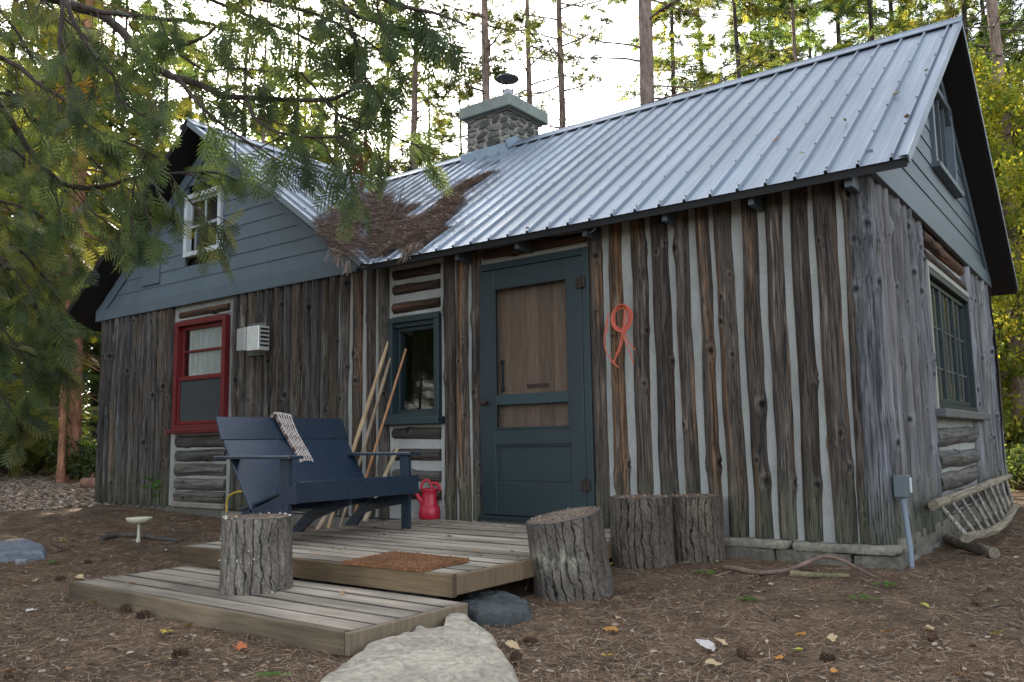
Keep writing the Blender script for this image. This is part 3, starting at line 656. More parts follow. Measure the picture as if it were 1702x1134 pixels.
# wing: eaves run along y
def wmap(U, v): return np.stack([VX - v, U, zof(v)], -1)
def wmapl(U, v): return np.stack([2 * RX - VX + v, U, zof(v)], -1)
nw = np.array([KS, 0, 1.0]); nw /= np.linalg.norm(nw)
U = uprofile(RL, RY); low = np.clip(U - EF, 0, SPAN); SPW = abs(RX - VX)
slope(ro, U, low, np.full(len(U), SPW), wmap, nw)
U = uprofile(RY, 2 * RY - RL); slope(ro, U, np.clip(2 * RY - EF - U, 0, SPAN), np.full(len(U), SPW), wmap, nw)
U = uprofile(RL, 2 * RY - RL); slope(ro, U, np.zeros(len(U)), np.full(len(U), SPW), wmapl, nw * [-1, 1, 1], flip=True)
roof = part('roof', ro, MT['roof'], cabin, label='ribbed bluish steel roof with drifts of brown needles')
# dark board deck and rafters under the sheets
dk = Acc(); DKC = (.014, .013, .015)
def slab(poly, th=.055):
    """poly: list of (x,y,z) on the roof plane, thickened downwards"""
    P = np.array(poly, float); Q = P.copy(); P = P - [0, 0, .004]; Q = Q - [0, 0, .004 + th]; n = len(P)
    nn = np.cross(P[1] - P[0], P[2] - P[0]); 
    if nn[2] < 0: P = P[::-1]; Q = Q[::-1]
    dk.add(np.concatenate([P, Q]), [list(range(n)), list(range(2 * n - 1, n - 1, -1))] + [[i, n + i, n + (i + 1) % n, (i + 1) % n] for i in range(n)], DKC)
I = .012
slab([(VX, EF + I, zof(I)), (RR - I, EF + I, zof(I)), (RR - I, RY - .002, RZ), (RX, RY - .002, RZ)])
slab([(VX, 2 * RY - EF - I, zof(I)), (RR - I, 2 * RY - EF - I, zof(I)), (RR - I, RY + .002, RZ), (RX, RY + .002, RZ)])
slab([(VX - I, RL + I, zof(I)), (VX - I, EF, zof(I)), (RX + .002, RY, RZ), (RX + .002, RL + I, RZ)])
slab([(VX - I, 2 * RY - RL - I, zof(I)), (VX - I, 2 * RY - EF, zof(I)), (RX + .002, RY, RZ), (RX + .002, 2 * RY - RL - I, RZ)])
slab([(2 * RX - VX + I, RL + I, zof(I)), (2 * RX - VX + I, 2 * RY - RL - I, zof(I)), (RX - .002, 2 * RY - RL - I, RZ), (RX - .002, RL + I, RZ)])
part('roof_boards', dk, MT['dark'], roof)
# eave strip coloured as shadow, rafter tails, barge flashing, ridge cap
e = Acc(); bx(e, VX + .05, RR - .35, EF + .025, EF + .05, EZ - .045, EZ - .012, .003, (.014, .014, .016)); part('eave_shade_strip', e, MT['dark'], roof)
for xr in (-3.20, -2.58, -1.955, -1.303, -.686, -.075):
    e = Acc(); xw = .038 if xr < -.1 else .05
    bx(e, xr - xw / 2, xr + xw / 2, -.185, .06, 2.14, 2.255, .004, (.055, .075, .095)); part('rafter_tail', e, MT['paint'], roof)
e = Acc()
def strip(p, q, wdir, w1, drop, col):
    p = np.array(p, float); q = np.array(q, float); wd = np.array(wdir, float)
    V = [p, q, q + wd * w1, p + wd * w1]; dn = np.array([0, 0, -drop])
    e.add([p + [0, 0, .026], q + [0, 0, .026], q + wd * w1 + [0, 0, .026], p + wd * w1 + [0, 0, .026], p + dn, q + dn, q + dn - wd * .004, p + dn - wd * .004, q + [0, 0, .020], p + [0, 0, .020]],
          [[0, 1, 2, 3], [4, 5, 1, 0], [0, 1, 5, 4]], col)
for ys, ye in ((EF, RY), (2 * RY - EF, RY)):
    beam(e, (RR, ys, EZ - .008), (RR, ye, RZ - .008), .010, .055, .002, col=RC * .8); beam(e, (RR - .025, ys, EZ + .018), (RR - .025, ye, RZ + .018), .055, .006, .002, col=RC)
for xs_ in (VX, 2 * RX - VX):
    if xs_ < RX: continue
    part('barge_flashing', e, MT['roof'], roof); e = Acc()
    beam(e, (xs_, RL, EZ - .008), (RX, RL, RZ - .008), .010, .055, .002, col=RC * .8); beam(e, (xs_, RL + .025, EZ + .018), (RX, RL + .025, RZ + .018), .055, .006, .002, col=RC)
part('barge_flashing', e, MT['roof'], roof)
e = Acc(); cz = RZ + .030
def cap(p, q, s):
    p = np.array(p, float); q = np.array(q, float); s = np.array(s, float); dn = np.array([0, 0, -KS])
    prof = [(-.13, .0), (-.125, .008), (-.02, .005), (0, .016), (.02, .005), (.125, .008), (.13, 0)]
    P = np.array([[b + s * o + dn * abs(o) + [0, 0, h] for o, h in prof] for b in (p, q)]); c = RC * .9
    grid(e, P, c); grid(e, P - [0, 0, .003], c, True)
cap((RX - .0, RY, cz), (RR + .01, RY, cz), (0, 1, 0)); cap((RX, RL - .01, cz + .002), (RX, 2 * RY - RL + .01, cz + .002), (-1, 0, 0))
part('ridge_cap', e, MT['roof'], roof)
e = Acc(); rs = np.random.default_rng(5)                # screw heads in rows on the ribs
for n in range(math.floor(RX / PITCH), math.ceil(RR / PITCH)):
    x = n * PITCH
    if x > RR - .05: continue
    for v in np.arange(.04, SPAN, .455):
        if x < VX and v < VX - x + .05: continue
        p = fmap(np.array([x + .0]), np.array([v + rs.uniform(-.01, .01)]))[0] + NV * .023; lathe(e, [(0, .006), (.005, .005), (.006, 0)], 6, p, col=(.10, .12, .15))
for n in range(math.floor(RL / PITCH), math.ceil(RY / PITCH)):
    y = n * PITCH
    if y < RL + .04: continue
    for v in np.arange(.04, SPW, .455):
        if v < y - EF + .05: continue
        p = wmap(np.array([y]), np.array([v]))[0] + nw * .023; lathe(e, [(0, .006), (.005, .005), (.006, 0)], 6, p, col=(.10, .12, .15))
part('screws', e, MT['iron'], roof, kind='stuff')
# gutter hooks under the eave
for px, py in ((868, 391), (980, 376)):
    p = at(px, py, 'y', -.16); e = Acc(); th = np.linspace(-.3, math.pi + .2, 12)
    tube(e, [(p[0] - .045 * math.cos(t), p[1] + .01, p[2] - .045 * math.sin(t)) for t in th], .0045, 6, (.42, .45, .48)); bx(e, p[0] + .035, p[0] + .055, p[1] + .0, p[1] + .05, p[2] - .01, p[2] + .06, .002, (.08, .09, .11)); part('gutter_hook', e, MT['zinc'], roof)

# ------------------------------------------------ chimney
CX0, CX1, CY0, CY1 = -5.225, -4.590, 2.43, 3.07
ch = Acc(); 
def stone_face(acc, axis, pos, a0, a1, z0, z1, sgn, seed, n=96):
    Uc, Vc = np.meshgrid(np.linspace(a0, a1, n), np.linspace(z0, z1, n)); f = 6.2
    # irregular courses: cells of a jittered lattice, wide and low
    qx = (Uc + seed) * 5.2 + .5 * (fbm(Uc * 4 + seed, Vc * 4, 1, 2) - .5); qy = (Vc) * 12.5 + 1.1 * (fbm(Uc * 5 + seed, Vc * 5, 4, 2) - .5)
    best = np.full(Uc.shape, 9.); sec = best.copy(); cid = np.zeros(Uc.shape)
    fx, fy = np.floor(qx), np.floor(qy)
    for i in (-1, 0, 1):
        for j in (-1, 0, 1):
            cx, cy = fx + i, fy + j; jx = _h(cx.astype(int), cy.astype(int), np.full(cx.shape, 3)); jy = _h(cx.astype(int), cy.astype(int), np.full(cx.shape, 8))
            d = np.hypot(cx + .15 + .7 * jx - qx, cy + .15 + .7 * jy - qy); idv = _h(cx.astype(int), cy.astype(int), np.full(cx.shape, 21))
            m = d < best; sec = np.where(m, best, np.minimum(sec, d)); cid = np.where(m, idv, cid); best = np.where(m, d, best)
    edge = sst(.10, .34, sec - best); rr = fbm(Uc * 22, Vc * 30, seed, 3)
    H = .030 * edge + .012 * (rr - .5) * edge
    stone = np.array([.050, .052, .050]) * (1 - cid[..., None]) + np.array([.21, .20, .18]) * cid[..., None] ** 1.5; stone = stone * (.6 + .8 * rr[..., None])
    C = stone * edge[..., None] + np.array([.30, .285, .25]) * (1 - edge[..., None])
    P = np.zeros((*Uc.shape, 3)); b = 1 if axis == 'x' else 0
    fade = np.minimum(1, np.minimum(Uc - a0, a1 - Uc) / .03 + .25)
    P[..., b] = Uc; P[..., 2] = Vc; P[..., 'xyz'.index(axis)] = pos + sgn * H * fade
    grid(acc, P, C, flip=(axis == 'x') != (sgn > 0))
zb, zt = 3.85, 4.655
stone_face(ch, 'y', CY0, CX0, CX1, zb, zt, -1, 2.2); stone_face(ch, 'x', CX1, CY0, CY1, zb, zt, 1, 5.1); stone_face(ch, 'y', CY1, CX0, CX1, zb, zt, 1, 7.7, 40); stone_face(ch, 'x', CX0, CY0, CY1, zb, zt, -1, 9.3, 40)
bx(ch, CX0 + .004, CX1 - .004, CY0 + .004, CY1 - .004, zb, zt, .002, (.2, .19, .17))
cm = part('chimney', ch, MT['stone'], cabin, label='square field stone chimney on the ridge')
a = Acc(); bx(a, CX0 - .065, CX1 + .10, CY0 - .09, CY1 + .10, zt, zt + .15, .008, (.20, .225, .205)); bx(a, CX0 - .02, CX1 + .04, CY0 - .04, CY1 + .04, zt - .03, zt, .004, (.10, .10, .095)); part('cap', a, MT['chink'], cm)
fx_, fy_ = -4.83, 2.76
a = Acc(); lathe(a, [(.072, zt + .14), (.072, zt + .40), (.066, zt + .40), (.066, zt + .14)], 20, (fx_, fy_, 0), col=(.55, .57, .58)); part('flue', a, MT['zinc'], cm, True)
a = Acc(); lathe(a, [(0, zt + .605), (.08, zt + .595), (.138, zt + .57), (.150, zt + .552), (.145, zt + .545), (.08, zt + .54), (0, zt + .538)], 28, (fx_, fy_, 0), col=(.06, .065, .075))
for t in (.3, 2.4, 4.5): tube(a, [(fx_ + .07 * math.cos(t), fy_ + .07 * math.sin(t), zt + .36), (fx_ + .10 * math.cos(t), fy_ + .10 * math.sin(t), zt + .548)], .009, 6, (.06, .06, .07))
part('rain_cap', a, MT['zinc'], cm, True)
a = Acc(); FC = np.array([.20, .26, .32])
bx(a, CX0 - .07, CX1 + .03, CY0 - .075, CY0 + .02, zof(CY0 - .075 - EF) - .02, zof(CY0 - EF) + .075, .02, FC)
beam(a, (CX1 + .045, CY0 - .09, 4.17), (CX1 + .045, RY + .01, 4.29), .010, .11, .003, col=FC * .9); beam(a, (CX1 + .045, RY, 4.28), (CX1 + .045, CY1 + .05, 3.98), .010, .11, .003, col=FC * .9)
part('flashing', a, MT['siding'], cm)

# ------------------------------------------------ fittings on the walls
a = Acc(); bx(a, -6.20, -5.90, -.045, -.01, 1.565, 1.905, .004, (.16, .17, .17)); vh = part('vent_hood', a, MT['zinc'], cabin)
a = Acc(); GZ = np.array([.9, .92, .92])
bx(a, -6.03, -5.83, -.18, -.045, 1.60, 1.85, .005, GZ); a2 = Acc(); bx(a2, -6.07, -6.045, -.185, -.045, 1.61, 1.85, .003, GZ * .7); bx(a2, -6.17, -6.045, -.197, -.187, 1.61, 1.84, .003, GZ * .55)
part('hood', a, MT['zinc'], vh); part('baffle', a2, MT['zinc'], vh)
a = Acc()
for i in range(5): bx(a, -5.829, -5.82, -.16, -.06, 1.64 + i * .042, 1.66 + i * .042, .002, (.03, .03, .03))
part('louvre', a, MT['zinc'], vh)
p = at(1514, 806, 'x', .09); EC = np.array([.085, .11, .125])
a = Acc(); bx(a, .015, .09, .015, .135, .275, .405, .006, EC); eb = part('electrical_box', a, MT['siding'], cabin)
a = Acc(); bx(a, .09, .10, .085, .115, .30, .39, .004, (.55, .57, .58)); part('box_cover', a, MT['siding'], eb)
a = Acc(); tube(a, [(.055, .07, .27), (.065, .075, .1), (.075, .07, -.02), (.075, .06, -.20)], .016, 12, (.17, .21, .26)); tube(a, [(.055, .07, .235), (.056, .07, .275)], .021, 12, (.16, .2, .24)); part('conduit', a, MT['siding'], eb, True)
a = Acc(); h = at(992, 518, 'y', -.03); tube(a, [h + [0, .02, .01], h + [.0, -.03, 0], h + [.01, -.045, -.02], h + [.012, -.03, -.035]], .004, 6); part('coat_hook', a, MT['iron'], cabin, True)
# ---------------------------------------------------------------- timber platform and step
DC = np.array([.31, .265, .205])
def plank(acc, x0, x1, y0, y1, z0, z1, seed, col=DC, warp=.0):
    """a board along x with worn upper edge, slight cup and weathering"""
    n = max(8, int((x1 - x0) / .05)); r = random.Random(seed); prof = [(y0, z0), (y0, z1 - .006), (y0 + .005, z1), (y0 + .012, z1), ((y0 + y1) / 2, z1 - .001), (y1 - .012, z1), (y1 - .005, z1), (y1, z1 - .006), (y1, z0)]
    X_ = np.linspace(x0, x1, n); P = np.zeros((n, len(prof), 3)); q = r.uniform(.74, 1.16); C = np.zeros((n, len(prof), 3))
    for j, (yy, zz) in enumerate(prof):
        P[:, j, 0] = X_; P[:, j, 1] = yy + .003 * (vn(X_ * 1.1 + seed, seed) - .5); P[:, j, 2] = zz + (.004 * (fbm(X_ * .9 + seed, 3, seed, 2) - .5) * 2 + warp if zz > z0 else 0)
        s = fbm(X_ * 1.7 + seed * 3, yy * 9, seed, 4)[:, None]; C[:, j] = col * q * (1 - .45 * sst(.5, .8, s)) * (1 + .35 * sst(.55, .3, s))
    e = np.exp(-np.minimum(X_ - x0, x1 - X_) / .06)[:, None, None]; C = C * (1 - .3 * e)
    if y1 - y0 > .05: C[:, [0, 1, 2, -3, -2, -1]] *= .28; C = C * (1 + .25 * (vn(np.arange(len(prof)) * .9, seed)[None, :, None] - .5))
    grid(acc, P, C, flip=True); m = len(prof)
    acc.add(P[0], [list(range(m))], C[0] * .7); acc.add(P[-1], [list(range(m))[::-1]], C[-1] * .7); acc.add(P[:, [0, -1]].reshape(-1, 3), [[0, 1, 2 * n - 1, 2 * n - 2]], C[:, [0, -1]].reshape(-1, 3))
DX0, DX1, DY0 = -3.865, -1.515, -2.205
deck = thing('timber_platform', 'low grey timber platform in front of the blue screen door', 'deck', ((DX0 + DX1) / 2, -1.1, -.09))
a = Acc(); y = DY0 + .032; i = 0
while y < -.04:
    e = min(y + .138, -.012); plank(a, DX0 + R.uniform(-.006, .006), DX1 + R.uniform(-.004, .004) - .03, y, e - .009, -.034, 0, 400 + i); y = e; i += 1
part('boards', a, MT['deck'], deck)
a = Acc(); FCc = np.array([.155, .108, .062])
plank(a, DX0, DX1, DY0, DY0 + .030, -.105, .002, 433, FCc); part('front_fascia', a, MT['deck'], deck)
a = Acc(); bx(a, DX1 - .034, DX1, DY0 + .034, -1.62, -.10, -.002, .004, FCc * .95); bx(a, DX1 - .036, DX1 - .002, -1.615, -.02, -.10, -.003, .004, FCc * .8); part('side_fascia', a, MT['wood'], deck)
a = Acc(); bx(a, DX0, DX0 + .034, DY0 + .034, -.02, -.10, -.038, .004, FCc * .8); part('side_fascia', a, MT['wood'], deck)
for xb, yb in ((-1.95, -2.02), (-3.45, -2.0), (-2.7, -2.0), (-1.9, -1.0), (-3.4, -.9), (-1.8, -.2), (-3.5, -.2)):
    a = Acc(); bx(a, xb - .12, xb + .12, yb - .08, yb + .08, gv(xb, yb) - .03, -.036 if yb > -1.9 else -.104, .006, (.11, .10, .085)); part('support_block', a, MT['stone'], deck)
step = thing('timber_step', 'wide low timber step in front of the platform, stump standing on it', 'step', (-2.6, -2.6, -.2))
a = Acc(); sy = [-2.945, -2.800, -2.655, -2.510, -2.365, -2.225]; SXR = -1.425
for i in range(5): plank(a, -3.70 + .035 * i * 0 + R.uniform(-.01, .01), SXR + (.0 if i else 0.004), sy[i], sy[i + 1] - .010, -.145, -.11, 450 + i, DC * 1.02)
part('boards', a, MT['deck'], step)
a = Acc(); plank(a, -3.70, SXR + .004, -2.978, -2.948, -.205, -.108, 470, np.array([.17, .13, .085])); part('front_fascia', a, MT['deck'], step)
a = Acc(); bx(a, SXR + .002, SXR + .034, -2.976, -2.235, -.203, -.111, .004, (.17, .13, .085)); part('side_fascia', a, MT['wood'], step)
a = Acc(); bx(a, -3.70, -3.67, -2.94, -2.235, -.2, -.146, .004, (.15, .14, .10)); part('side_fascia', a, MT['wood'], step)

# ---------------------------------------------------------------- stumps
def stump(name_label, cx, cy, z0, r, h, seed, lean=(0, 0), tilt=(0, 0), col=(.115, .108, .095), group='tree stumps used as seats', bits=40, moss=0, pale=.0, spots=0):
    o = thing('tree_stump', name_label, 'stump', (cx, cy, z0), group); NT, NZ = 300, 110
    th = np.linspace(0, 2 * np.pi, NT + 1); zz = np.linspace(0, 1, NZ)[:, None]; T = th[None, :]
    ct, st = np.cos(T), np.sin(T); s = zz * h
    wv = .42 * (fbm(ct * 2 + seed, st * 2, s * 4, 3) - .5) * 2
    A_ = (T / (2 * np.pi)) * 25; A_ = A_ + wv * .9 + .9 * (fbm(ct * 7 + seed, st * 7, s * 11, 3) - .5)
    # furrows between long bark plates, broken across here and there
    ci = np.floor(A_); f = A_ - ci; A2 = np.mod(ci, 25)
    gap = np.minimum(f, 1 - f) * 2
    cross = s / (.11 + .07 * _h(A2.astype(int), np.zeros_like(A2).astype(int), np.full(A2.shape, seed))) + _h(A2.astype(int), np.ones_like(A2).astype(int), np.full(A2.shape, seed)) * 3 + .7 * f
    cf = cross - np.floor(cross); cgap = np.minimum(cf, 1 - cf) * 2 
    fine = fbm(ct * 9 + seed, st * 9, s * 14, 4); mid = fbm(ct * 4 + seed, st * 4, s * 5, 3)
    plate = sst(.0, .20 + .25 * (mid - .5), gap) * (.70 + .30 * sst(.0, .15, cgap))
    seam = np.cos(T) * 0
    rad = r * (1 + .05 * (fbm(ct + seed, st, s * 1.5, 2) - .5) * 2 + .05 * (1 - zz) ** 3) + .020 * plate - .018 + .010 * (fine - .5)
    # closing seam exact
    rad[:, -1] = rad[:, 0]; plate[:, -1] = plate[:, 0]; fine[:, -1] = fine[:, 0]; mid[:, -1] = mid[:, 0]
    top = h + tilt[0] * ct * r + tilt[1] * st * r
    Zt = zz * top
    P = np.stack([cx + rad * ct + lean[0] * zz * h, cy + rad * st + lean[1] * zz * h, z0 + Zt], -1)
    c = np.array(col)[None, None] * (.10 + 1.15 * plate[..., None]) * (.6 + .8 * fine[..., None]); c = c * (1 + .5 * (mid[..., None] - .5))
    if pale: m = (np.exp(-((zz - .55 - .12 * (mid - .5)) / .13) ** 2) * sst(-.2, -.7, st + .3 * ct) * sst(.35, .6, fine) * pale)[..., None]; c = c * (1 - m) + np.array([.26, .24, .19]) * m
    if moss: m = (sst(.45, .65, mid) * moss)[..., None]; c = c * (1 - m) + np.array([.13, .14, .10]) * m
    a = Acc(); grid(a, P, c); part('bark', a, MT['bark'], o, True)
    # sawn face
    NR = 26; rr = np.linspace(0, 1, NR)[:, None]; ring = rad[-1][None, :] * rr; ct1, st1 = ct, st
    zt = h + (tilt[0] * ct1 + tilt[1] * st1) * r * rr
    rough_ = fbm(ring * ct1 * 30 + seed, ring * st1 * 30, 3, 3); chk = np.abs(np.sin(T * 2.5 + seed)) ** .15
    zt = zt - .004 * sst(.93, .97, rr) * 0 + .006 * (rough_ - .5) - .006 * (1 - chk)
    ringc = .72 + .32 * np.sin(ring * 210 + 5 * rough_); cr_ = np.exp(-(np.abs(np.sin(T * 2.5 + seed + .5 * rough_)) / .035) ** 2) * sst(.15, .5, rr); ringc = ringc * (1 - .7 * cr_)
    P2 = np.stack([cx + ring * ct1 + lean[0] * h, cy + ring * st1 + lean[1] * h, z0 + zt + .001], -1)
    n5 = fbm(ring * ct1 * 9 + seed, ring * st1 * 9, 8, 3)[..., None]
    tc = np.array([.21, .16, .115]) * (1 - n5) + np.array([.10, .065, .045]) * n5; tc = tc * ringc[..., None]; br = sst(.90, .95, rr)[..., None]; tc = tc * (1 - br) + np.array([.05, .042, .035]) * br
    a = Acc(); grid(a, P2, tc); part('sawn_top', a, MT['stump_top'], o, True)
    # crumbs, needles and lichen flakes lying on the face and stuck to the bark
    q = np.random.default_rng(seed); m = bits; an = q.uniform(0, 2 * np.pi, m); rd = r * .96 * np.sqrt(q.uniform(0, 1, m)); a = Acc()
    pos = np.stack([cx + rd * np.cos(an) + lean[0] * h, cy + rd * np.sin(an) + lean[1] * h, z0 + h + (tilt[0] * np.cos(an) + tilt[1] * np.sin(an)) * rd + .006], 1)
    cl = np.array([[.36, .20, .12], [.22, .11, .06], [.42, .36, .25], [.12, .08, .05]])[q.integers(0, 4, m)]
    scatter(a, BIT_V, [BIT_F], pos, rand_rot(m, q), q.uniform(.003, .009, m), cl)
    if spots:
        an = q.uniform(-2.9, .2, spots) ; hz = q.uniform(.0, 1.0, spots) ** .7; R_ = r * 1.03 + .002
        an = np.where(q.random(spots) < .5, np.where(q.random(spots) < .5, -2.9 + q.normal(0, .2, spots), -.25 + q.normal(0, .25, spots)), an)
        pos = np.stack([cx + R_ * np.cos(an), cy + R_ * np.sin(an), z0 + hz * h], 1); scatter(a, BIT_V, [BIT_F], pos, rand_rot(spots, q), q.uniform(.004, .010, spots), np.tile([[.50, .48, .42]], (spots, 1)))
        an = q.uniform(0, 6.28, spots // 2); pos = np.stack([cx + r * .95 * np.cos(an), cy + r * .95 * np.sin(an), np.full(len(an), z0 + h + .004)], 1); scatter(a, BIT_V, [BIT_F], pos, rand_rot(len(an), q), q.uniform(.006, .013, len(an)), np.tile([[.50, .48, .42]], (len(an), 1)))
    part('crumbs', a, MT['litter'], o, kind='stuff'); return o
t_ = np.array([(1, 0, 0), (-1, 0, 0), (0, 1, 0), (0, -1, 0), (0, 0, .6), (0, 0, -.6)], float); BIT_V = t_ * [1, .7, .5]
BIT_F = np.array([(0, 2, 4), (2, 1, 4), (1, 3, 4), (3, 0, 4), (2, 0, 5), (1, 2, 5), (3, 1, 5), (0, 3, 5)])
stump('pine stump standing on the wooden step, dotted with pale fungus', -2.60, -2.535, -.112, .180, .375, 31, lean=(-.02, .02), spots=28, moss=.12, col=(.118, .104, .088))
p = at(950, 997, 'z', -.19); stump('tilted dark stump with a slanting top at the platform corner', -1.375, -1.33, gv(-1.3, -1.4) - .03, .212, .455, 32, lean=(-.12, -.02), tilt=(.10, .16), pale=.9, bits=60, col=(.080, .070, .060))
stump('big upright stump by the right edge of the platform', -1.385, -.515, gv(-1.3, -.5) - .03, .195, .445, 33, bits=50, col=(.075, .064, .053))
stump('stump half hidden behind the big upright one, nearest the log wall', -1.150, -.205, gv(-1.0, -.3) - .03, .175, .435, 34, bits=40, col=(.082, .068, .054))

# ---------------------------------------------------------------- bench
NB = np.array([.017, .030, .051])
bench = thing('garden_bench', 'navy blue slab-sided bench with a high raked back', 'bench', (-3.6, -1.25, 0))
BY0, BY1 = -1.84, -.70
def side_panel(y, th=.026):
    # in x (front is +x) and z
    a = Acc(); g = 1.0
    leg = [(-3.30, 0), (-3.225, 0), (-3.225, .335), (-3.165, .365), (-3.165, .385), (-3.225, .40), (-3.30, .37), (-3.30, .335)]
    post = [(-3.345, .30), (-3.225, .38), (-3.225, .545), (-3.345, .545)]
    prism(a, [(-3.30, .0), (-3.222, .0), (-3.222, .26), (-3.145, .265), (-3.145, .405), (-3.222, .37), (-3.222, .550), (-3.315, .550), (-3.315, .31), (-3.56, .225), (-3.56, .14), (-3.30, .185)], 'y', y, y + th, NB)
    prism(a, [(-3.56, .14), (-3.56, .225), (-3.70, .20), (-3.93, .0), (-3.80, .0), (-3.72, .10)], 'y', y, y + th, NB)
    return a
for y in (BY0, BY1 - .026): part('side_panel', side_panel(y), MT['bench'], bench)
a = Acc(); prism(a, [(-3.25, .22), (-3.25, .30), (-3.70, .16), (-3.90, .0), (-3.78, .0), (-3.64, .10)], 'y', -1.29, -1.264, NB); part('middle_panel', a, MT['bench'], bench)
a = Acc(); bx(a, -3.19, -3.165, BY0 - .0 + .03, BY1 + .02, .265, .402, .004, NB); part('front_rail', a, MT['bench'], bench)
a = Acc(); beam(a, (-3.17, (BY0 + BY1) / 2, .385), (-3.78, (BY0 + BY1) / 2, .20), BY1 - BY0 - .055, .020, .004, up=(0, 0, 1), col=NB * 1.1); part('seat', a, MT['bench'], bench)
a = Acc(); beam(a, (-3.60, (BY0 + BY1) / 2, .185), (-3.955, (BY0 + BY1) / 2, .685), BY1 - BY0 - .0, .022, .004, up=(1, 0, 0), col=NB * 1.1); part('backrest', a, MT['bench'], bench)
a = Acc(); beam(a, (-3.945, (BY0 + BY1) / 2, .680), (-4.02, (BY0 + BY1) / 2, .845), BY1 - BY0 + .03, .024, .004, up=(1, 0, 0), col=NB); part('top_board', a, MT['bench'], bench)
for y in (BY0 + .013, BY1 - .013):
    a = Acc(); bx(a, -3.99, -3.165, y - .062, y + .062, .550, .572, .004, NB); part('armrest', a, MT['bench'], bench)
# knitted throw hanging over the back
P = []; pth = [(-4.075, .60), (-4.07, .72), (-4.055, .82), (-4.03, .868), (-3.995, .862), (-3.975, .80), (-3.945, .72), (-3.905, .64), (-3.865, .57), (-3.835, .515)]
cvz = np.interp(np.linspace(0, 1, 70), np.linspace(0, 1, 10), [q[1] for q in pth]); cvx = np.interp(np.linspace(0, 1, 70), np.linspace(0, 1, 10), [q[0] for q in pth])
Vv = np.linspace(0, 1, 70)[:, None]; Uu = np.linspace(0, 1, 61)[None, :]
yc = -1.30 + .22 * sst(.45, 1, Vv) * 0 + .10 * sst(.4, 1, Vv); wd = .17 - .035 * sst(.3, .9, Vv)
rib = np.abs(np.sin(Uu * np.pi * 6)); tw = np.sin(Vv * 190 + np.floor(Uu * 12) * 1.6)
hgt = .016 * rib ** .6 + .004 * tw * (rib > .4) + .012 * np.sin(Uu * 3.1 + Vv * 3) + .012
X1 = cvx[:, None] + hgt * .9 + 0 * Uu; Y1 = yc + (Uu - .5) * wd; Z1 = cvz[:, None] + hgt * .5 - .02 * (2 * Uu - 1) ** 2 * Vv ** 4
lt = (rib > .8) | ((tw > .55) & (rib > .25)); Cc = np.where(lt[..., None], np.array([.52, .45, .42]), np.array([.075, .045, .042]))
a = Acc(); grid(a, np.stack([X1, Y1, Z1], -1), Cc); grid(a, np.stack([X1 - .012, Y1, Z1 - .006], -1), Cc, True)
bx(a, -3.86, -3.825, -1.275, -1.145, .50, .53, .012, (.2, .15, .14))
solo('knitted_throw', a, MT['knit'], 'brown and cream knitted throw draped over the bench back', 'throw', (-3.95, -1.25, .7), True)

# ---------------------------------------------------------------- watering can
wc0 = np.array([-3.655, -.02, .0]); 
wc = thing('watering_can', 'red plastic watering can beside the blue door', 'watering can', tuple(wc0)); WC = np.array([.40, .012, .035]); dirR = np.array([.80, .60, 0]); Fz = frame((0, 0, 1))
a = Acc(); lathe(a, [(0, 0), (.086, .0), (.094, .010), (.096, .05), (.092, .095), (.078, .112), (.074, .12), (.068, .20), (.066, .235), (.072, .245), (.070, .252), (.05, .258), (.04, .25), (0, .248)], 36, wc0, col=WC, sx=1, sy=.9); part('body', a, MT['plastic'], wc, True)
def wp(u, z): return wc0 + dirR * u + np.array([0, 0, z])
a = Acc(); tube(a, [wp(-.05, .12), wp(-.085, .17), wp(-.115, .22), wp(-.145, .262)], [.026, .021, .017, .016], 14, WC); M_ = frame((-.75 * .8, -.75 * .6, .66))
lathe(a, [(.014, -.02), (.020, 0), (.044, .035), (.046, .045), (0, .055)], 20, wp(-.145, .262), M_, WC); part('spout', a, MT['plastic'], wc, True)
a = Acc(); th = np.linspace(0, math.pi, 14)
tube(a, [wp(-.025 - .045 * math.cos(t), .25 + .075 * math.sin(t)) for t in th], .012, 10, WC); tube(a, [wp(.02, .30), wp(.055, .300), wp(.088, .270), wp(.103, .22), wp(.112, .16), wp(.100, .10)], [.012, .016, .018, .018, .017, .012], 10, WC); part('handle', a, MT['plastic'], wc, True)

# ---------------------------------------------------------------- doormat
c_ = [at(568, 935, 'z', .012), at(653, 918, 'z', .012), at(782, 930, 'z', .012), at(703, 948, 'z', .012)]
U_, V_ = np.meshgrid(np.linspace(0, 1, 90), np.linspace(0, 1, 60)); Pm = ((1 - U_) * (1 - V_))[..., None] * c_[0] + (U_ * (1 - V_))[..., None] * c_[3] + (U_ * V_)[..., None] * c_[2] + ((1 - U_) * V_)[..., None] * c_[1]
ed = np.minimum(np.minimum(U_, 1 - U_), np.minimum(V_, 1 - V_)); Pm[..., 2] = .003 + .016 * sst(0, .012, ed) + .004 * (vn(U_ * 60, V_ * 40) - .5)
a = Acc(); grid(a, Pm, np.array([.20, .085, .034]) * (.6 + .8 * vn(U_ * 70, V_ * 50, 2))[..., None])
q = np.random.default_rng(8); m = 5200; uu, vv = q.random(m), q.random(m); ps = np.outer((1 - uu) * (1 - vv), c_[0]) + np.outer(uu * (1 - vv), c_[3]) + np.outer(uu * vv, c_[2]) + np.outer((1 - uu) * vv, c_[1]); ps[:, 2] = .017
NDV = np.array([(-.5, -.012, 0), (.5, -.012, 0), (.5, .012, .004), (-.5, .012, .004)]); NDF = np.array([[0, 1, 2, 3]])
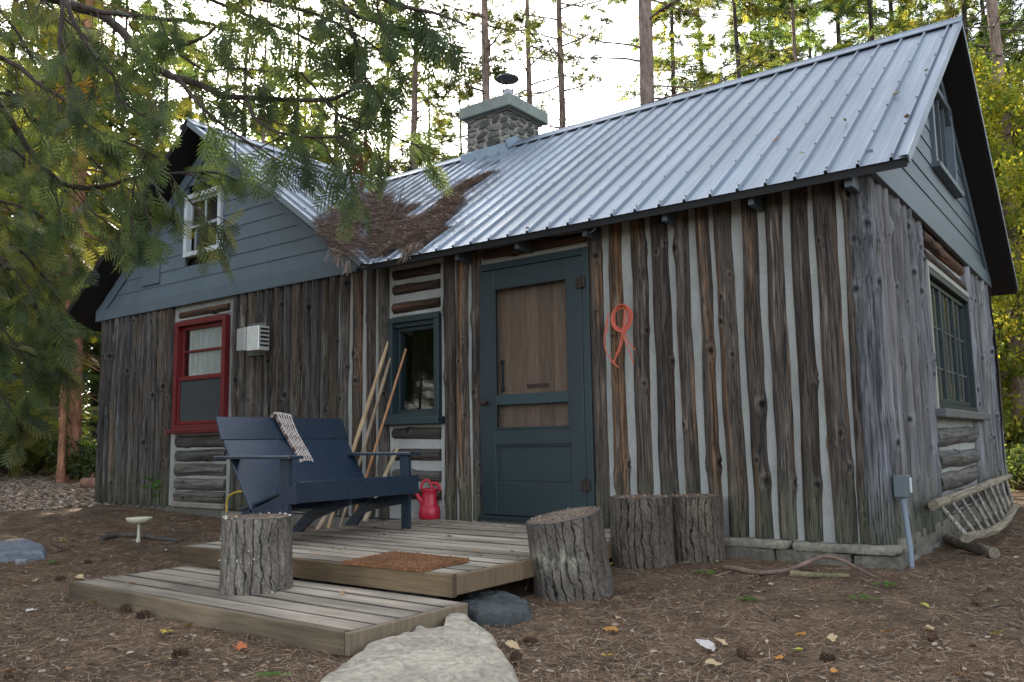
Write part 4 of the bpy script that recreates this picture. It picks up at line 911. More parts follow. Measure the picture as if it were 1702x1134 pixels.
d = q.normal(size=(m, 3)) * [1, 1, .9]; scatter(a, NDV, [NDF], ps, frames(d, q.normal(size=(m, 3))), np.stack([q.uniform(.012, .022, m), np.full(m, .08), np.full(m, .05)], 1), np.array([.24, .11, .045]) * q.uniform(.4, 1.5, (m, 1)))
solo('doormat', a, MT['coir'], 'brown coir doormat lying at the front of the platform', 'doormat', tuple((c_[0] + c_[2]) / 2 * [1, 1, 0]))

# ---------------------------------------------------------------- coil of cord on the wall
a = Acc(); rc = np.array([-1.735, -.055, 1.515]); q = np.random.default_rng(3)
for k_ in range(5):
    th = np.linspace(.2, 2 * math.pi + .2, 40); rx, rz = .058 + .007 * k_, .078 + .006 * k_ + .004 * q.normal()
    tube(a, [rc + [rx * math.sin(t) + .004 * k_, -.006 * k_ + .004 * math.sin(3 * t + k_), rz * math.cos(t)] for t in th], .0050, 6, cap=False)
def cord(pts):
    P = np.array(pts, float); t = np.linspace(0, 1, 30); s = np.linspace(0, 1, len(P)); f = np.stack([np.interp(t, s, P[:, i]) for i in range(3)], 1)
    for _ in range(3): f[1:-1] = (f[:-2] + 2 * f[1:-1] + f[2:]) / 4
    tube(a, f, .0050, 6)
def rp(px, py, yy=-.075): return at(px, py, 'y', yy)
cord([rp(1012, 520), rp(1006, 545), rp(1004, 565), rp(1007, 585), rp(1018, 602), rp(1028, 611, -.09)])
cord([rp(1040, 520), rp(1040, 545), rp(1033, 575), rp(1022, 598), rp(1020, 606)]); cord([rp(1038, 515), rp(1036, 550), rp(1028, 580), rp(1019, 605)])
cord([rp(1020, 606), rp(1024, 590), rp(1032, 570), rp(1034, 545)]); cord([rp(1038, 540), rp(1042, 565), rp(1050, 575), rp(1056, 582, -.09)]); cord([rp(1036, 545), rp(1038, 565), rp(1048, 588), rp(1053, 606, -.09)]); cord([rp(1010, 525), rp(1010, 548), rp(1008, 556)])
solo('coiled_cord', a, MT['rope'], 'coral red coil of cord hanging on the log wall right of the door', 'cord', tuple(rc), True)

# ---------------------------------------------------------------- sticks leaning on the wall
def stick(name, label, cat, p, q, w, h, col, seed, bow=.0, group=None, rnd=False, tilt=0):
    p = np.array(p, float); q = np.array(q, float); n = 24; t = np.linspace(0, 1, n)[:, None]; P = p + (q - p) * t
    s = np.cross(q - p, [0, 0, 1.]); s /= np.linalg.norm(s); P = P + s * (bow * np.sin(t * np.pi) + .012 * (fbm(t * 4 + seed, 1, seed, 3) - .5))
    a = Acc()
    if rnd: tube(a, P, [w * (1 - .25 * k / n) for k in range(n)], 10, col, rough=.12, seed=seed)
    else:
        F_ = frame(q - p, (0, -1, .2)); k = np.array([(-1, -.8), (1, -1), (.9, 1), (-1, .9)]); V = []
        for i in range(n):
            ww = w * (1 + .25 * (vn(i * .5 + seed, seed) - .5)) * (1 if i < n - 2 else .7); V.append(P[i] + (k * [ww / 2, h / 2]) @ F_[:, :2].T)
        V = np.array(V); V = np.concatenate([V, V[:, :1]], 1); grid(a, V, np.array(col) * (.8 + .4 * vn(np.arange(n) * .7, seed))[:, None, None] * np.ones((1, 5, 1)))
        a.add(V[0, :4], [[0, 1, 2, 3]], col); a.add(V[-1, :4], [[3, 2, 1, 0]], col)
    return solo(name, a, MT['wood'], label, cat, tuple(p), rnd, group)
gp = 'sticks leaning on the wall behind the bench'
def gpt(px, py): return onground(px, py)
b1 = at(556, 874, 'y', -.34); b1[2] = gv(b1[0], b1[1])
stick('leaning_stick', 'tall pale splintered slat leaning leftmost on the wall', 'stick', (-4.56, -.36, -.12), at(647, 563, 'y', -.02), .036, .012, (.38, .27, .16), 1, group=gp)
stick('leaning_stick', 'thin greyish slat leaning close behind the tall pale one', 'stick', (-4.44, -.33, -.12), at(650, 592, 'y', -.02), .030, .010, (.26, .20, .14), 2, group=gp)
stick('leaning_stick', 'orange brown pole crossing in front of the blue window', 'stick', (-4.28, -.36, -.12), at(675, 580, 'y', -.06), .013, .018, (.36, .18, .085), 3, group=gp, rnd=True)
stick('leaning_stick', 'short pale slat leaning low beside the watering can', 'stick', (-4.02, -.42, .0), at(662, 743, 'y', -.03), .042, .014, (.36, .29, .19), 4, group=gp)
stick('leaning_stick', 'stubby pale board end seen under the bench', 'stick', (-4.62, -.44, -.13), (-4.50, -.2, .30), .045, .014, (.36, .26, .18), 5, group=gp)

# ---------------------------------------------------------------- stones
def boulder(name, label, outline, zt, mat_, col, seed, z0=None, dome=.03, n=70, rough=.02, cat='rock', edge=.10, ledge=0):
    """outline in ground x,y; a flat-topped stone"""
    O = np.array(outline, float); c = O.mean(0); m = len(O); t = np.linspace(0, m, 200, endpoint=False); i0 = t.astype(int); f = (t - i0)[:, None]
    B = O[i0 % m] * (1 - f) + O[(i0 + 1) % m] * f
    for _ in range(4): B = (np.roll(B, 1, 0) + 2 * B + np.roll(B, -1, 0)) / 4
    B = B + .012 * (np.stack([fbm(B[:, 0] * 9 + seed, B[:, 1] * 9, k, 3) for k in (1, 5)], 1) - .5) * 2
    rr = np.concatenate([np.linspace(0, .86, n), np.linspace(.88, 1.06, 14)])[:, None, None]; P2 = c + (B - c)[None] * np.minimum(rr, 1.0 + (rr - 1) * .3)
    e = np.clip((rr[..., 0] - .86) / .2, 0, 1); zb = (gz(P2[..., 0], P2[..., 1]) if z0 is None else z0) - .05
    top = zt + dome * (1 - rr[..., 0] ** 2) + rough * (fbm(P2[..., 0] * 3.2 + seed, P2[..., 1] * 3.2, seed, 5) - .5) * 2 + rough * .7 * (sst(.49, .53, fbm(P2[..., 0] * 2.2 + seed, P2[..., 1] * 3.4, seed + 3, 3)) - .5)
    if ledge:      # broken layers: flat treads with short sharp risers, and a few cracks
        h_ = fbm(P2[..., 0] * 2.6 + seed, P2[..., 1] * 2.6 + 4, seed, 5) * 5.0; tr = np.floor(h_) + sst(.42, .58, h_ - np.floor(h_)); top = top + .016 * (tr - 2.5) * (1 - .6 * rr[..., 0])
        ck = np.abs(fbm(P2[..., 0] * 3.1 + seed * 2, P2[..., 1] * 3.1, 7, 4) - .5); top = top - .010 * np.exp(-(ck / .010) ** 2) + .008 * (fbm(P2[..., 0] * 22, P2[..., 1] * 22, seed, 3) - .5)
    Z_ = top * (1 - e ** 2.2) + zb * e ** 2.2
    cc = np.array(col) * (.7 + .6 * fbm(P2[..., 0] * 6 + seed, P2[..., 1] * 6, Z_ * 8, 5))[..., None] * (1 - .35 * e[..., None])
    P = np.concatenate([P2, Z_[..., None]], -1); P = np.concatenate([P, P[:, :1]], 1); cc = np.concatenate([cc, cc[:, :1]], 1)
    a = Acc(); grid(a, P, cc); return solo(name, a, mat_, label, cat, (c[0], c[1], gv(*c)), True)
def gxy(l, z): return [tuple(at(px, py, 'z', z)[:2]) for px, py in l]
boulder('flagstone', 'large pale flat stone at the foot of the wooden step', gxy([(500, 1160), (585, 1096), (600, 1080), (655, 1069), (697, 1047), (745, 1046), (746, 1034), (768, 1029), (800, 1042), (826, 1058), (833, 1080), (855, 1108), (872, 1150), (760, 1290), (600, 1300)], -.185), -.165, MT['stone'], (.34, .30, .235), 3, dome=.018, rough=.020, n=150, ledge=1)
boulder('dark_rock', 'dark greenish rock under the platform corner', gxy([(758, 1008), (770, 996), (800, 988), (850, 988), (880, 1004), (884, 1020), (850, 1028), (790, 1030)], -.18), -.175, MT['stone'], (.045, .052, .052), 8, dome=.02, rough=.035, n=60, ledge=1)
boulder('slate_slab', 'bluish flat slab lying on the ground at the left edge', gxy([(-60, 905), (-20, 893), (30, 893), (55, 900), (80, 912), (78, 922), (40, 926), (-60, 930)], -.14), -.135, MT['stone'], (.15, .17, .20), 12, dome=.008, rough=.012, n=60, ledge=1)
boulder('concrete_block', 'small pale block at the wall behind the bench', gxy([(362, 849), (400, 846), (430, 852), (425, 862), (380, 862)], -.06), -.045, MT['stone'], (.24, .22, .18), 14, dome=.004, rough=.004, n=30, cat='block')
boulder('small_stone', 'small grey stone beside the slate slab', gxy([(20, 932), (42, 930), (46, 938), (28, 941)], -.19), -.165, MT['stone'], (.24, .25, .27), 15, dome=.008, rough=.005, n=20, cat='stone')

# ---------------------------------------------------------------- hose, mushroom, ladder, log ends
a = Acc(); pts = [at(377, 852, 'y', -.10), at(376, 838, 'y', -.10), at(380, 824, 'y', -.10), at(392, 818, 'y', -.10), at(410, 816, 'y', -.10), at(440, 818, 'y', -.08), at(470, 830, 'y', -.06)]
t = np.linspace(0, 1, 40); f = np.stack([np.interp(t, np.linspace(0, 1, len(pts)), np.array(pts)[:, i]) for i in range(3)], 1)
for _ in range(4): f[1:-1] = (f[:-2] + 2 * f[1:-1] + f[2:]) / 4
tube(a, f, .010, 8); solo('yellow_cable', a, MT['hose'], 'yellow cable looping up behind the bench', 'cable', tuple(f[0]), True)
def mushroom(label, px, py, h, r, seed):
    p = onground(px, py); o = thing('mushroom', label, 'mushroom', tuple(p)); a = Acc()
    lathe(a, [(.020 * h / .2, -.01), (.022 * h / .2, .01), (.013 * h / .2, .04), (.012 * h / .2, h * .7), (.016 * h / .2, h * .82)], 14, p, col=(.52, .50, .40)); part('stem', a, MT['mush'], o, True)
    a = Acc(); n = 40; th = np.linspace(0, 2 * np.pi, n + 1); pr = np.array([(0, .90), (.3, .92), (.75, .99), (.97, 1.03), (1.0, 1.0), (.8, .86), (.45, .78), (.1, .76)])
    wob = 1 + .05 * np.sin(th * 9); P = np.stack([p[0] + r * pr[:, :1] * np.cos(th) * wob, p[1] + r * pr[:, :1] * np.sin(th) * wob, p[2] + h * pr[:, 1:] + 0 * th], -1); P[:, -1] = P[:, 0]
    grid(a, P, (.60, .56, .42), True); part('cap', a, MT['mush'], o, True)
mushroom('pale funnel shaped mushroom on the bare ground left of the step', 230, 901, .20, .105, 1)
# ladder of round rungs
lad = thing('rustic_ladder', 'short rustic pole ladder lying on its side against the right wall', 'ladder', (.2, 2.2, -.1))
T0, T1 = at(1557, 838, 'x', .14), at(1674, 793, 'x', .14); B0, B1 = at(1607, 893, 'x', .30), at(1686, 842, 'x', .34)
LC = np.array([.25, .215, .155]); a = Acc(); n = 20; t = np.linspace(-.03, 1.03, n)[:, None]
tp = T0 + (T1 - T0) * t; tube(a, tp, .033, 12, LC, rough=.12, seed=4); part('rail', a, MT['logy'], lad, True)
a = Acc(); bp_ = B0 + (B1 - B0) * t + np.array([.03, 0, -.05]) * np.sin(np.clip(t, 0, 1) * np.pi); tube(a, bp_, .029, 12, LC * .9, rough=.12, seed=6); part('rail', a, MT['logy'], lad, True)
for i in range(10):
    s = .02 + i * .105; q0 = T0 + (T1 - T0) * s; q1 = B0 + (B1 - B0) * s + np.array([.03, 0, -.05]) * math.sin(min(max(s, 0), 1) * math.pi); a = Acc(); m_ = (q0 + q1) / 2 + np.array([R.uniform(-.01, .01), 0, 0]); tube(a, [q0, m_, q1], .0135, 8, np.array([.30, .28, .235]) * R.uniform(.8, 1.15), rough=.1, seed=i); part('rung', a, MT['logv'], lad, True)
def lying_log(name, label, p, q, r, col, seed, cat='log', group=None, m='bark'):
    a = Acc(); n = 24; t = np.linspace(0, 1, n)[:, None]; p = np.array(p, float); q = np.array(q, float); P = p + (q - p) * t + np.array([0, 0, 1]) * 0; P = P + .01 * (np.stack([fbm(t[:, 0] * 3 + seed, k, seed, 2) for k in range(3)], 1) - .5)
    tube(a, P, r, 14, np.array(col), rough=.14, seed=seed, cap=True); return solo(name, a, MT[m], label, cat, tuple(p), True, group)
p, q = onground(1570, 908), onground(1652, 930); lying_log('split_log', 'short split log on the ground under the ladder', p + [0, .12, .04], q + [0, .06, .03], .036, (.17, .145, .11), 61)
p, q = onground(97, 797), onground(180, 803); lying_log('fallen_log', 'longer reddish log lying behind the left corner of the cabin', p + [0, 0, .07], q + [0, 0, .08], .085, (.24, .14, .10), 62, group='logs lying behind the left corner')
p, q = onground(138, 811), onground(182, 813); lying_log('fallen_log', 'shorter log lying in front of the longer one at the left corner', p + [0, 0, .07], q + [0, 0, .08], .080, (.22, .125, .09), 63, group='logs lying behind the left corner')
def branch(label, pxs, r, col, seed, cat='branch', lift=None, name='fallen_branch'):
    P = np.array([onground(x, y) for x, y in pxs]); m = len(P); t = np.linspace(0, m - 1, m * 8); i = np.minimum(t.astype(int), m - 2); f = (t - i)[:, None]; Q = P[i] * (1 - f) + P[i + 1] * f
    if lift is not None: Q[:, 2] += np.interp(t / (m - 1), np.linspace(0, 1, len(lift)), lift)
    for _ in range(4): Q[1:-1] = (Q[:-2] + 2 * Q[1:-1] + Q[2:]) / 4
    Q[:, 2] += r * .7; a = Acc(); tube(a, Q, np.linspace(r, r * .55, len(Q)), 8, col, rough=.15, seed=seed); return solo(name, a, MT['trunk'], label, cat, tuple(P[0]), True)
branch('long bare root arching over the needles below the right wall corner', [(1205, 946), (1225, 952), (1260, 958), (1310, 958), (1340, 956), (1372, 956), (1400, 958), (1425, 960), (1457, 964)], .016, (.15, .10, .08), 1, 'root', name='bare_root', lift=[.0, .01, .005, .02, .055, .095, .08, .04, .0])
branch('short greenish stick beside the arching root', [(1315, 958), (1350, 961), (1412, 962)], .022, (.15, .13, .075), 2)
branch('thin dark branch close to the stone footing', [(1215, 930), (1260, 930), (1318, 926)], .010, (.12, .085, .07), 3)
branch('dark rotten branch behind the mushroom', [(168, 899), (195, 893), (230, 893), (262, 898), (298, 902)], .024, (.085, .075, .068), 4)
branch('forked twig at the corner of the step', [(752, 1006), (726, 1000), (700, 996)], .006, (.12, .09, .07), 5, 'twig', name='twig')
branch('crooked twig lying left of the step', [(62, 926), (92, 920), (124, 908)], .009, (.13, .095, .075), 6, 'twig', name='twig')
branch('thin twig left of the crooked twig, near the slab', [(85, 905), (105, 912), (128, 914)], .009, (.11, .075, .06), 7, 'twig', name='twig')
branch('thin twig just off the left end of the step', [(228, 956), (252, 948), (270, 942)], .007, (.15, .11, .09), 9, 'twig', name='twig')
branch('pale twig lying behind the platform corner', [(874, 980), (884, 968), (880, 958)], .007, (.22, .18, .15), 10, 'twig', name='twig', lift=[0, .05, .12])
branch('straight twig in the middle of the needles at the right', [(1262, 1015), (1290, 1032), (1303, 1044)], .006, (.14, .10, .08), 11, 'twig', name='twig')
branch('dark stick near the right edge of the ground', [(1678, 1040), (1700, 1047)], .012, (.12, .08, .06), 12)
lying_log('fallen_log', 'mossy log lying on the ground beyond the far end of the right wall', onground(1672, 812) + [0, 0, .08], onground(1760, 820) + [0, 0, .08], .09, (.12, .10, .06), 66)

# ---------------------------------------------------------------- litter: needles, chips, leaves, cones
q = np.random.default_rng(21)
def ground_pts(n, x0, x1, y0, y1, keep):
    X_ = q.uniform(x0, x1, n); Y_ = q.uniform(y0, y1, n); k = keep(X_, Y_); X_, Y_ = X_[k], Y_[k]; return np.stack([X_, Y_, gz(X_, Y_)], 1)
def clear(X_, Y_):
    k = np.ones(len(X_), bool)
    k &= ~((X_ > -9.34) & (X_ < .02) & (Y_ > -.02)); k &= ~((X_ > DX0) & (X_ < DX1 - .02) & (Y_ > DY0 + .03)); k &= ~((X_ > -3.69) & (X_ < SXR) & (Y_ > -2.96) & (Y_ < -2.2)); return k
N_V = np.array([(-.5, 0, -.3), (-.17, .0, .12), (.17, 0, .12), (.5, 0, -.3), (.5, .02, -.3), (.17, .02, .12), (-.17, .02, .12), (-.5, .02, -.3)]); N_F = np.array([[0, 1, 6, 7], [1, 2, 5, 6], [2, 3, 4, 5]])
def needles(acc, P, n_len, wdt, cols, lift=.004, vert=.22, cl=None):
    n = len(P); an = q.uniform(0, 2 * np.pi, n); d = np.stack([np.cos(an), np.sin(an), q.normal(0, vert, n)], 1); nr = np.tile([[0, 0, 1.]], (n, 1)) + q.normal(0, .35, (n, 3))
    L = q.uniform(.6, 1.25, n) * n_len; C = cols[q.integers(0, len(cols), n)] * q.uniform(.6, 1.35, (n, 1)); P = P + np.stack([0 * L, 0 * L, q.uniform(0, lift, n)], 1)
    scatter(acc, N_V, [N_F], P, frames(d, nr), np.stack([L, wdt * 50 * np.ones(n), L * .22 * q.uniform(-.3, 1, n)], 1), C)
NC = np.array([(.24, .145, .085), (.33, .22, .14), (.16, .097, .058), (.44, .34, .24), (.20, .125, .074), (.10, .065, .047)])
a = Acc()
def dens(X_, Y_):
    d = np.hypot(X_ - CAM[0], Y_ - CAM[1]); pr = np.clip((3.2 / d) ** 1.6, 0.02, 1) * (.35 + .9 * (fbm(X_ * 1.5, Y_ * 1.5, 6, 3)))
    fx = (X_ - CAM[0]) * RM[0, 0] + (Y_ - CAM[1]) * RM[1, 0]; fw_ = -((X_ - CAM[0]) * RM[0, 2] + (Y_ - CAM[1]) * RM[1, 2]); vis = (fw_ > .9) & (np.abs(fx) < fw_ * .75 + .5)
    return clear(X_, Y_) & vis & (q.random(len(X_)) < pr)
P = ground_pts(620000, -8, 4.5, -5.2, 4, dens); needles(a, P, .062, .0013, NC, lift=.012)
P = ground_pts(2200, -8, 4.5, -5.2, 4, dens); needles(a, P, .13, .0034, np.array([(.16, .11, .08), (.26, .20, .15), (.09, .06, .045)]), lift=.014, vert=.12)
P = ground_pts(60000, -16, 7, -4, 9, lambda x, y: clear(x, y) & (q.random(len(x)) < .6) & (np.hypot(x - CAM[0], y - CAM[1]) > 5)); needles(a, P, .11, .003, NC, lift=.01)
# bleached chips and bark flakes
FV = np.array([(-.5, -.22, 0), (.45, -.3, .03), (.55, .12, 0), (-.1, .3, .06), (-.5, .18, 0)]); FF = np.array([[0, 1, 2, 3, 4]])
def flakes(acc, P, s0, s1, cols):
    n = len(P); an = q.uniform(0, 6.28, n); d = np.stack([np.cos(an), np.sin(an), q.normal(0, .15, n)], 1); nr = np.tile([[0, 0, 1.]], (n, 1)) + q.normal(0, .3, (n, 3))
    scatter(acc, FV, [FF], P + [0, 0, .010], frames(d, nr), q.uniform(s0, s1, n), cols[q.integers(0, len(cols), n)] * q.uniform(.7, 1.3, (n, 1)))
FC_ = np.array([(.24, .18, .13), (.32, .26, .20), (.16, .10, .065), (.15, .095, .06), (.24, .19, .15), (.09, .06, .042), (.20, .12, .07)])
P = ground_pts(36000, -8, 4.5, -5.2, 4, dens); flakes(a, P, .008, .030, FC_)
P = ground_pts(60000, -17, -8.2, -4, 7, lambda x, y: clear(x, y) & (x < -8.8)); flakes(a, P, .02, .06, np.array([(.36, .28, .22), (.28, .21, .16), (.42, .34, .28), (.18, .12, .09)]))
struct('needle_litter', a, MT['litter'], kind='stuff')['label'] = 'brown pine needles, chips and bark flakes covering the ground'
a = Acc()      # crumbs and needles on the boards
X_ = q.uniform(DX0 + .02, DX1 - .05, 900); Y_ = q.uniform(DY0 + .04, -.05, 900); P = np.stack([X_, Y_, np.full(900, .004)], 1); needles(a, P[:420], .045, .0013, NC, lift=.003, vert=.05)
flakes(a, P[420:520] - [0, 0, .007], .010, .030, np.array([(.30, .17, .08), (.16, .09, .05), (.10, .06, .04)]))
k_ = (P[:, 0] < -3.0) | (P[:, 1] > -.5); bits_ = P[k_]; scatter(a, BIT_V, [BIT_F], bits_, rand_rot(len(bits_), q), q.uniform(.002, .007, len(bits_)), np.tile([[.12, .08, .05]], (len(bits_), 1)))
X_ = q.uniform(-3.65, -1.45, 260); Y_ = q.uniform(-2.93, -2.25, 260); P = np.stack([X_, Y_, np.full(260, -.106)], 1); needles(a, P, .05, .0013, NC, lift=.003, vert=.05)
struct('board_debris', a, MT['litter'], kind='stuff')['label'] = 'fine needles and crumbs scattered over the platform and step'
# larger leaves, one by one
LFV, LFF = [], []
def leaf_mesh(seed, lob=False):
    """a curled leaf with a toothed outline and a midrib"""
    r = random.Random(seed); n = 18; V = [(0, 0, 0)]; t_ = np.linspace(0, 2 * math.pi, n, endpoint=False)
    for t in t_:
        w_ = (.5 * (1 - .25 * math.cos(t)) * (.72 + (.22 * math.cos(5 * t) if lob else .05 * math.cos(9 * t)))); V.append((w_ * math.cos(t) * 1.1, w_ * math.sin(t) * .82, .10 * math.sin(t) ** 2 + .08 * math.cos(t) * r.uniform(-1, 1) + r.uniform(0, .05)))
    V.append((-.75, .02, .05)); V = np.array(V); F = [[0, i + 1, (i + 1) % n + 1] for i in range(n)] + [[0, n // 2, n + 1], [0, n + 1, n // 2 + 2]]
    return V, F
YEL, ORG, TAN, GRN, PAL_ = (.46, .33, .06), (.44, .20, .045), (.42, .31, .18), (.26, .33, .05), (.48, .45, .42)
LEAVES = [(1297, 1103, ORG, .075, 'curled orange leaf, lowest of the orange ones on the right'), (1334, 1062, ORG, .055, 'small orange brown leaf in the middle of the right hand ground'), (1195, 1073, TAN, .062, 'pale tan leaf near the middle right'),
    (1322, 1089, (.40, .44, .06), .075, 'bright yellow green leaf among the needles'), (1384, 1070, TAN, .065, 'pale oval leaf to the right of the yellow green one'), (1473, 1058, ORG, .045, 'small orange leaf halfway to the right edge'),
    (1546, 1052, TAN, .055, 'thin pale leaf furthest right among the tan ones'), (1390, 1124, ORG, .05, 'orange leaf close to the bottom edge'), (1178, 1084, PAL_, .085, 'bleached white leaf curling up'), (1200, 1033, TAN, .055, 'tan leaf behind the bleached one'),
    (1597, 1131, ORG, .05, 'orange leaf cut by the bottom edge'), (1180, 1111, TAN, .06, 'folded dry leaf near the pale stone side'), (1020, 1055, (.36, .18, .05), .07, 'dark orange leaf in front of the tilted stump'),
    (1010, 1098, YEL, .065, 'yellow leaf between the flat stone and the bottom edge'), (1027, 1034, TAN, .05, 'beige leaf close to the tilted stump'), (848, 1080, TAN, .075, 'dry curled leaf by the right edge of the flat stone'), (1018, 942, YEL, .045, 'yellow leaf between two stumps'),
    (60, 970, TAN, .075, 'beige leaf at the left of the ground'), (130, 964, TAN, .075, 'pale brown leaf off the end of the step'), (48, 1022, PAL_, .055, 'whitish leaf at the left'), (155, 1006, (.36, .24, .06), .06, 'yellowish leaf in front of the left end of the step'),
    (275, 1058, YEL, .075, 'yellow leaf below the step front'), (310, 1046, (.38, .28, .05), .06, 'yellow leaf touching the step front'), (275, 1105, TAN, .075, 'tan leaf at the bottom left'), (395, 1083, (.40, .13, .05), .085, 'reddish orange maple leaf below the step'),
    (18, 1124, (.36, .18, .06), .075, 'orange leaf in the bottom left corner'), (103, 903, YEL, .06, 'yellow leaf behind the slate slab'), (650, 1066, (.34, .12, .05), .06, 'rust red leaf at the foot of the step corner'), (690, 1046, (.10, .06, .05), .08, 'dark wet leaf between step and flat stone'),
    (1660, 1008, GRN, .06, 'pale green leaf at the far right'), (1535, 1012, (.36, .36, .08), .05, 'small yellow green leaf to the right'), (1655, 1060, YEL, .05, 'yellow leaf near the right edge')]
for i, (px, py, c, s, lb) in enumerate(LEAVES):
    p = onground(px, py); V, F = leaf_mesh(i, c in (YEL, GRN) or i == 24); M_ = rotm(R.uniform(-.3, .3), R.uniform(-.3, .3), R.uniform(0, 6.28)); a = Acc(); a.add(V @ M_.T * s * 1.05 + p + [0, 0, .018], F, np.array(c) * (.8 + .4 * vn(V[:, 0] * 9, V[:, 1] * 9, i))[:, None])
    solo('fallen_leaf', a, MT['litter'], lb, 'leaf', tuple(p), False, 'fallen leaves on the ground')
for i, (px, py, lb) in enumerate([(792, 921, 'curled leaf lying behind the doormat on the platform'), (745, 894, 'leaf on the boards in front of the watering can'), (570, 916, 'small crumpled leaf on the boards left of the doormat'), (570, 988, 'leaf on the step to the right of the stump'), (214, 973, 'flat yellowish leaf on the left end of the step')]):
    z = 0 if py < 950 else -.11; p = at(px, py, 'z', z + .002); V, F = leaf_mesh(60 + i); a = Acc(); a.add(V @ rotm(R.uniform(-.2, .2), R.uniform(-.2, .2), R.uniform(0, 6)).T * .055 + p + [0, 0, .010], F, (.34, .20, .10)); solo('fallen_leaf', a, MT['litter'], lb, 'leaf', tuple(p), False, 'fallen leaves on the boards')
# pine cones
def cone(seed):
    a = Acc(); n = 64; ga_ = 2.39996
    for i in range(n):
        t = i / n; r = .30 * math.sin(math.pi * (.12 + .83 * t)) ** .8; th = i * ga_; c, s = math.cos(th), math.sin(th); z = t - .5
        M_ = np.array([[c, -s, 0], [s, c, 0], [0, 0, 1]]); V = np.array([(r * .35, -.07, -.04), (r * .35, .07, -.04), (r + .07, .075, .05), (r + .07, -.075, .05), (r + .05, 0, .09)]) @ M_.T + [0, 0, z]
        a.add(V, [[0, 3, 2, 1], [3, 4, 2], [0, 1, 4], [1, 2, 4], [0, 4, 3]], np.array([.12, .075, .05]) * (1.3 if i % 3 else .8))
    return a
cm0 = None
for i, (px, py, s, lb) in enumerate([(1376, 1101, .10, 'dark pine cone, lower of the two dark ones on the right'), (1550, 1066, .09, 'dark round pine cone further right'), (1624, 1007, .10, 'long pine cone near the right edge'), (1236, 1094, .11, 'pale pine cone lying among the orange leaves'), (146, 938, .09, 'pine cone left of the platform'), (207, 1018, .11, 'dark pine cone in front of the step'), (300, 1094, .11, 'black pine cone at the bottom left'),
    (100, 966, .09, 'pine cone near the left end of the step'), (238, 1027, .11, 'pine cone right below the step front'), (96, 939, .07, 'small cone beside the pale brown leaf'), (882, 1072, .10, 'pine cone right of the flat stone'), (858, 1100, .11, 'dark pine cone touching the flat stone'), (1645, 985, .07, 'small pine cone beyond the long one')]):
    p = onground(px, py); 
    if cm0 is None: cm0 = cone(1).mesh('pine_cone'); cm0.materials.append(MT['bark'])
    o = link(bpy.data.objects.new('pine_cone', cm0)); o.location = p + [0, 0, s * .30]; s *= .58; o.location = p + [0, 0, s * .30]; o.scale = (s, s, s); o.rotation_euler = (math.pi / 2 + R.uniform(-.2, .2), R.uniform(0, 3), R.uniform(0, 6.28)); o['label'] = lb; o['category'] = 'pine cone'; o['group'] = 'pine cones on the ground'
# fresh green sprigs that dropped on the needles
for i, (px, py, lb) in enumerate([(1245, 1000, 'green cedar sprig on the ground in front of the big stumps'), (1466, 977, 'green sprig below the arching root'), (1433, 1000, 'green sprig lying flat right of centre'), (1378, 927, 'tiny green seedling at the footing'), (1168, 957, 'green leaf sprig beside the double stump'), (448, 1130, 'green sprig at the bottom edge'), (86, 938, 'dull green sprig at the left')]):
    p = onground(px, py); a = Acc(); V, F = leaf_mesh(90 + i, True)
    for k in range(5): a.add(V @ rotm(R.uniform(-.4, .4), R.uniform(-.4, .4), R.uniform(0, 6)).T * .05 + p + [R.uniform(-.05, .05), R.uniform(-.03, .03), .018], F, np.array([.10, .17, .045]) * R.uniform(.8, 1.3))
    solo('green_sprig', a, MT['leaf'], lb, 'sprig', tuple(p))

# ---------------------------------------------------------------- needle drifts on the roof
a = Acc(); n = 90000; u_ = q.uniform(-5.9, -3.0, n); v_ = q.uniform(0, SPAN, n)
def inpoly(x, y, poly):
    c = np.zeros(len(x), bool); j = len(poly) - 1
    for i in range(len(poly)):
        xi, yi = poly[i]; xj, yj = poly[j]; c ^= ((yi > y) != (yj > y)) & (x < (xj - xi) * (y - yi) / (yj - yi + 1e-12) + xi); j = i
    return c
def toplane(pxs, which):
    out = []
    for px, py in pxs:
        d = ray(px, py)
        if which == 'f': t = (EZ + KS * (CAM[1] - EF) - CAM[2]) / (d[2] - KS * d[1])
        else: t = (RZ - KS * (CAM[0] - RX) - CAM[2]) / (d[2] + KS * d[0])
        out.append(CAM + d * t)
    return np.array(out)
def drift(pxs, which, n, thick, jag=.17):
    B = toplane(pxs, which)[:, :2]; lo = B.min(0) - .1; hi = B.max(0) + .1; X_ = q.uniform(lo[0], hi[0], n); Y_ = q.uniform(lo[1], hi[1], n)
    jx = jag * (fbm(X_ * 7, Y_ * 7, 1, 3) - .5) * 2; jy = jag * (fbm(X_ * 7, Y_ * 7, 9, 3) - .5) * 2; k = inpoly(X_ + jx, Y_ + jy, B)
    if which == 'f': k &= ((X_ > VX - .0) | (Y_ > EF + (VX - X_) - .06))
    else: k &= (Y_ < EF + (VX - X_) + .06)
    X_, Y_ = X_[k], Y_[k]; Zr = (EZ + KS * (Y_ - EF)) if which == 'f' else (RZ - KS * (X_ - RX)); hh = thick * fbm(X_ * 4, Y_ * 4, 2, 3) * q.random(len(X_)); return np.stack([X_, Y_, Zr + .012 + hh], 1)
RNC = np.array([(.26, .19, .15), (.36, .27, .22), (.18, .125, .10), (.46, .38, .32), (.24, .175, .14)])
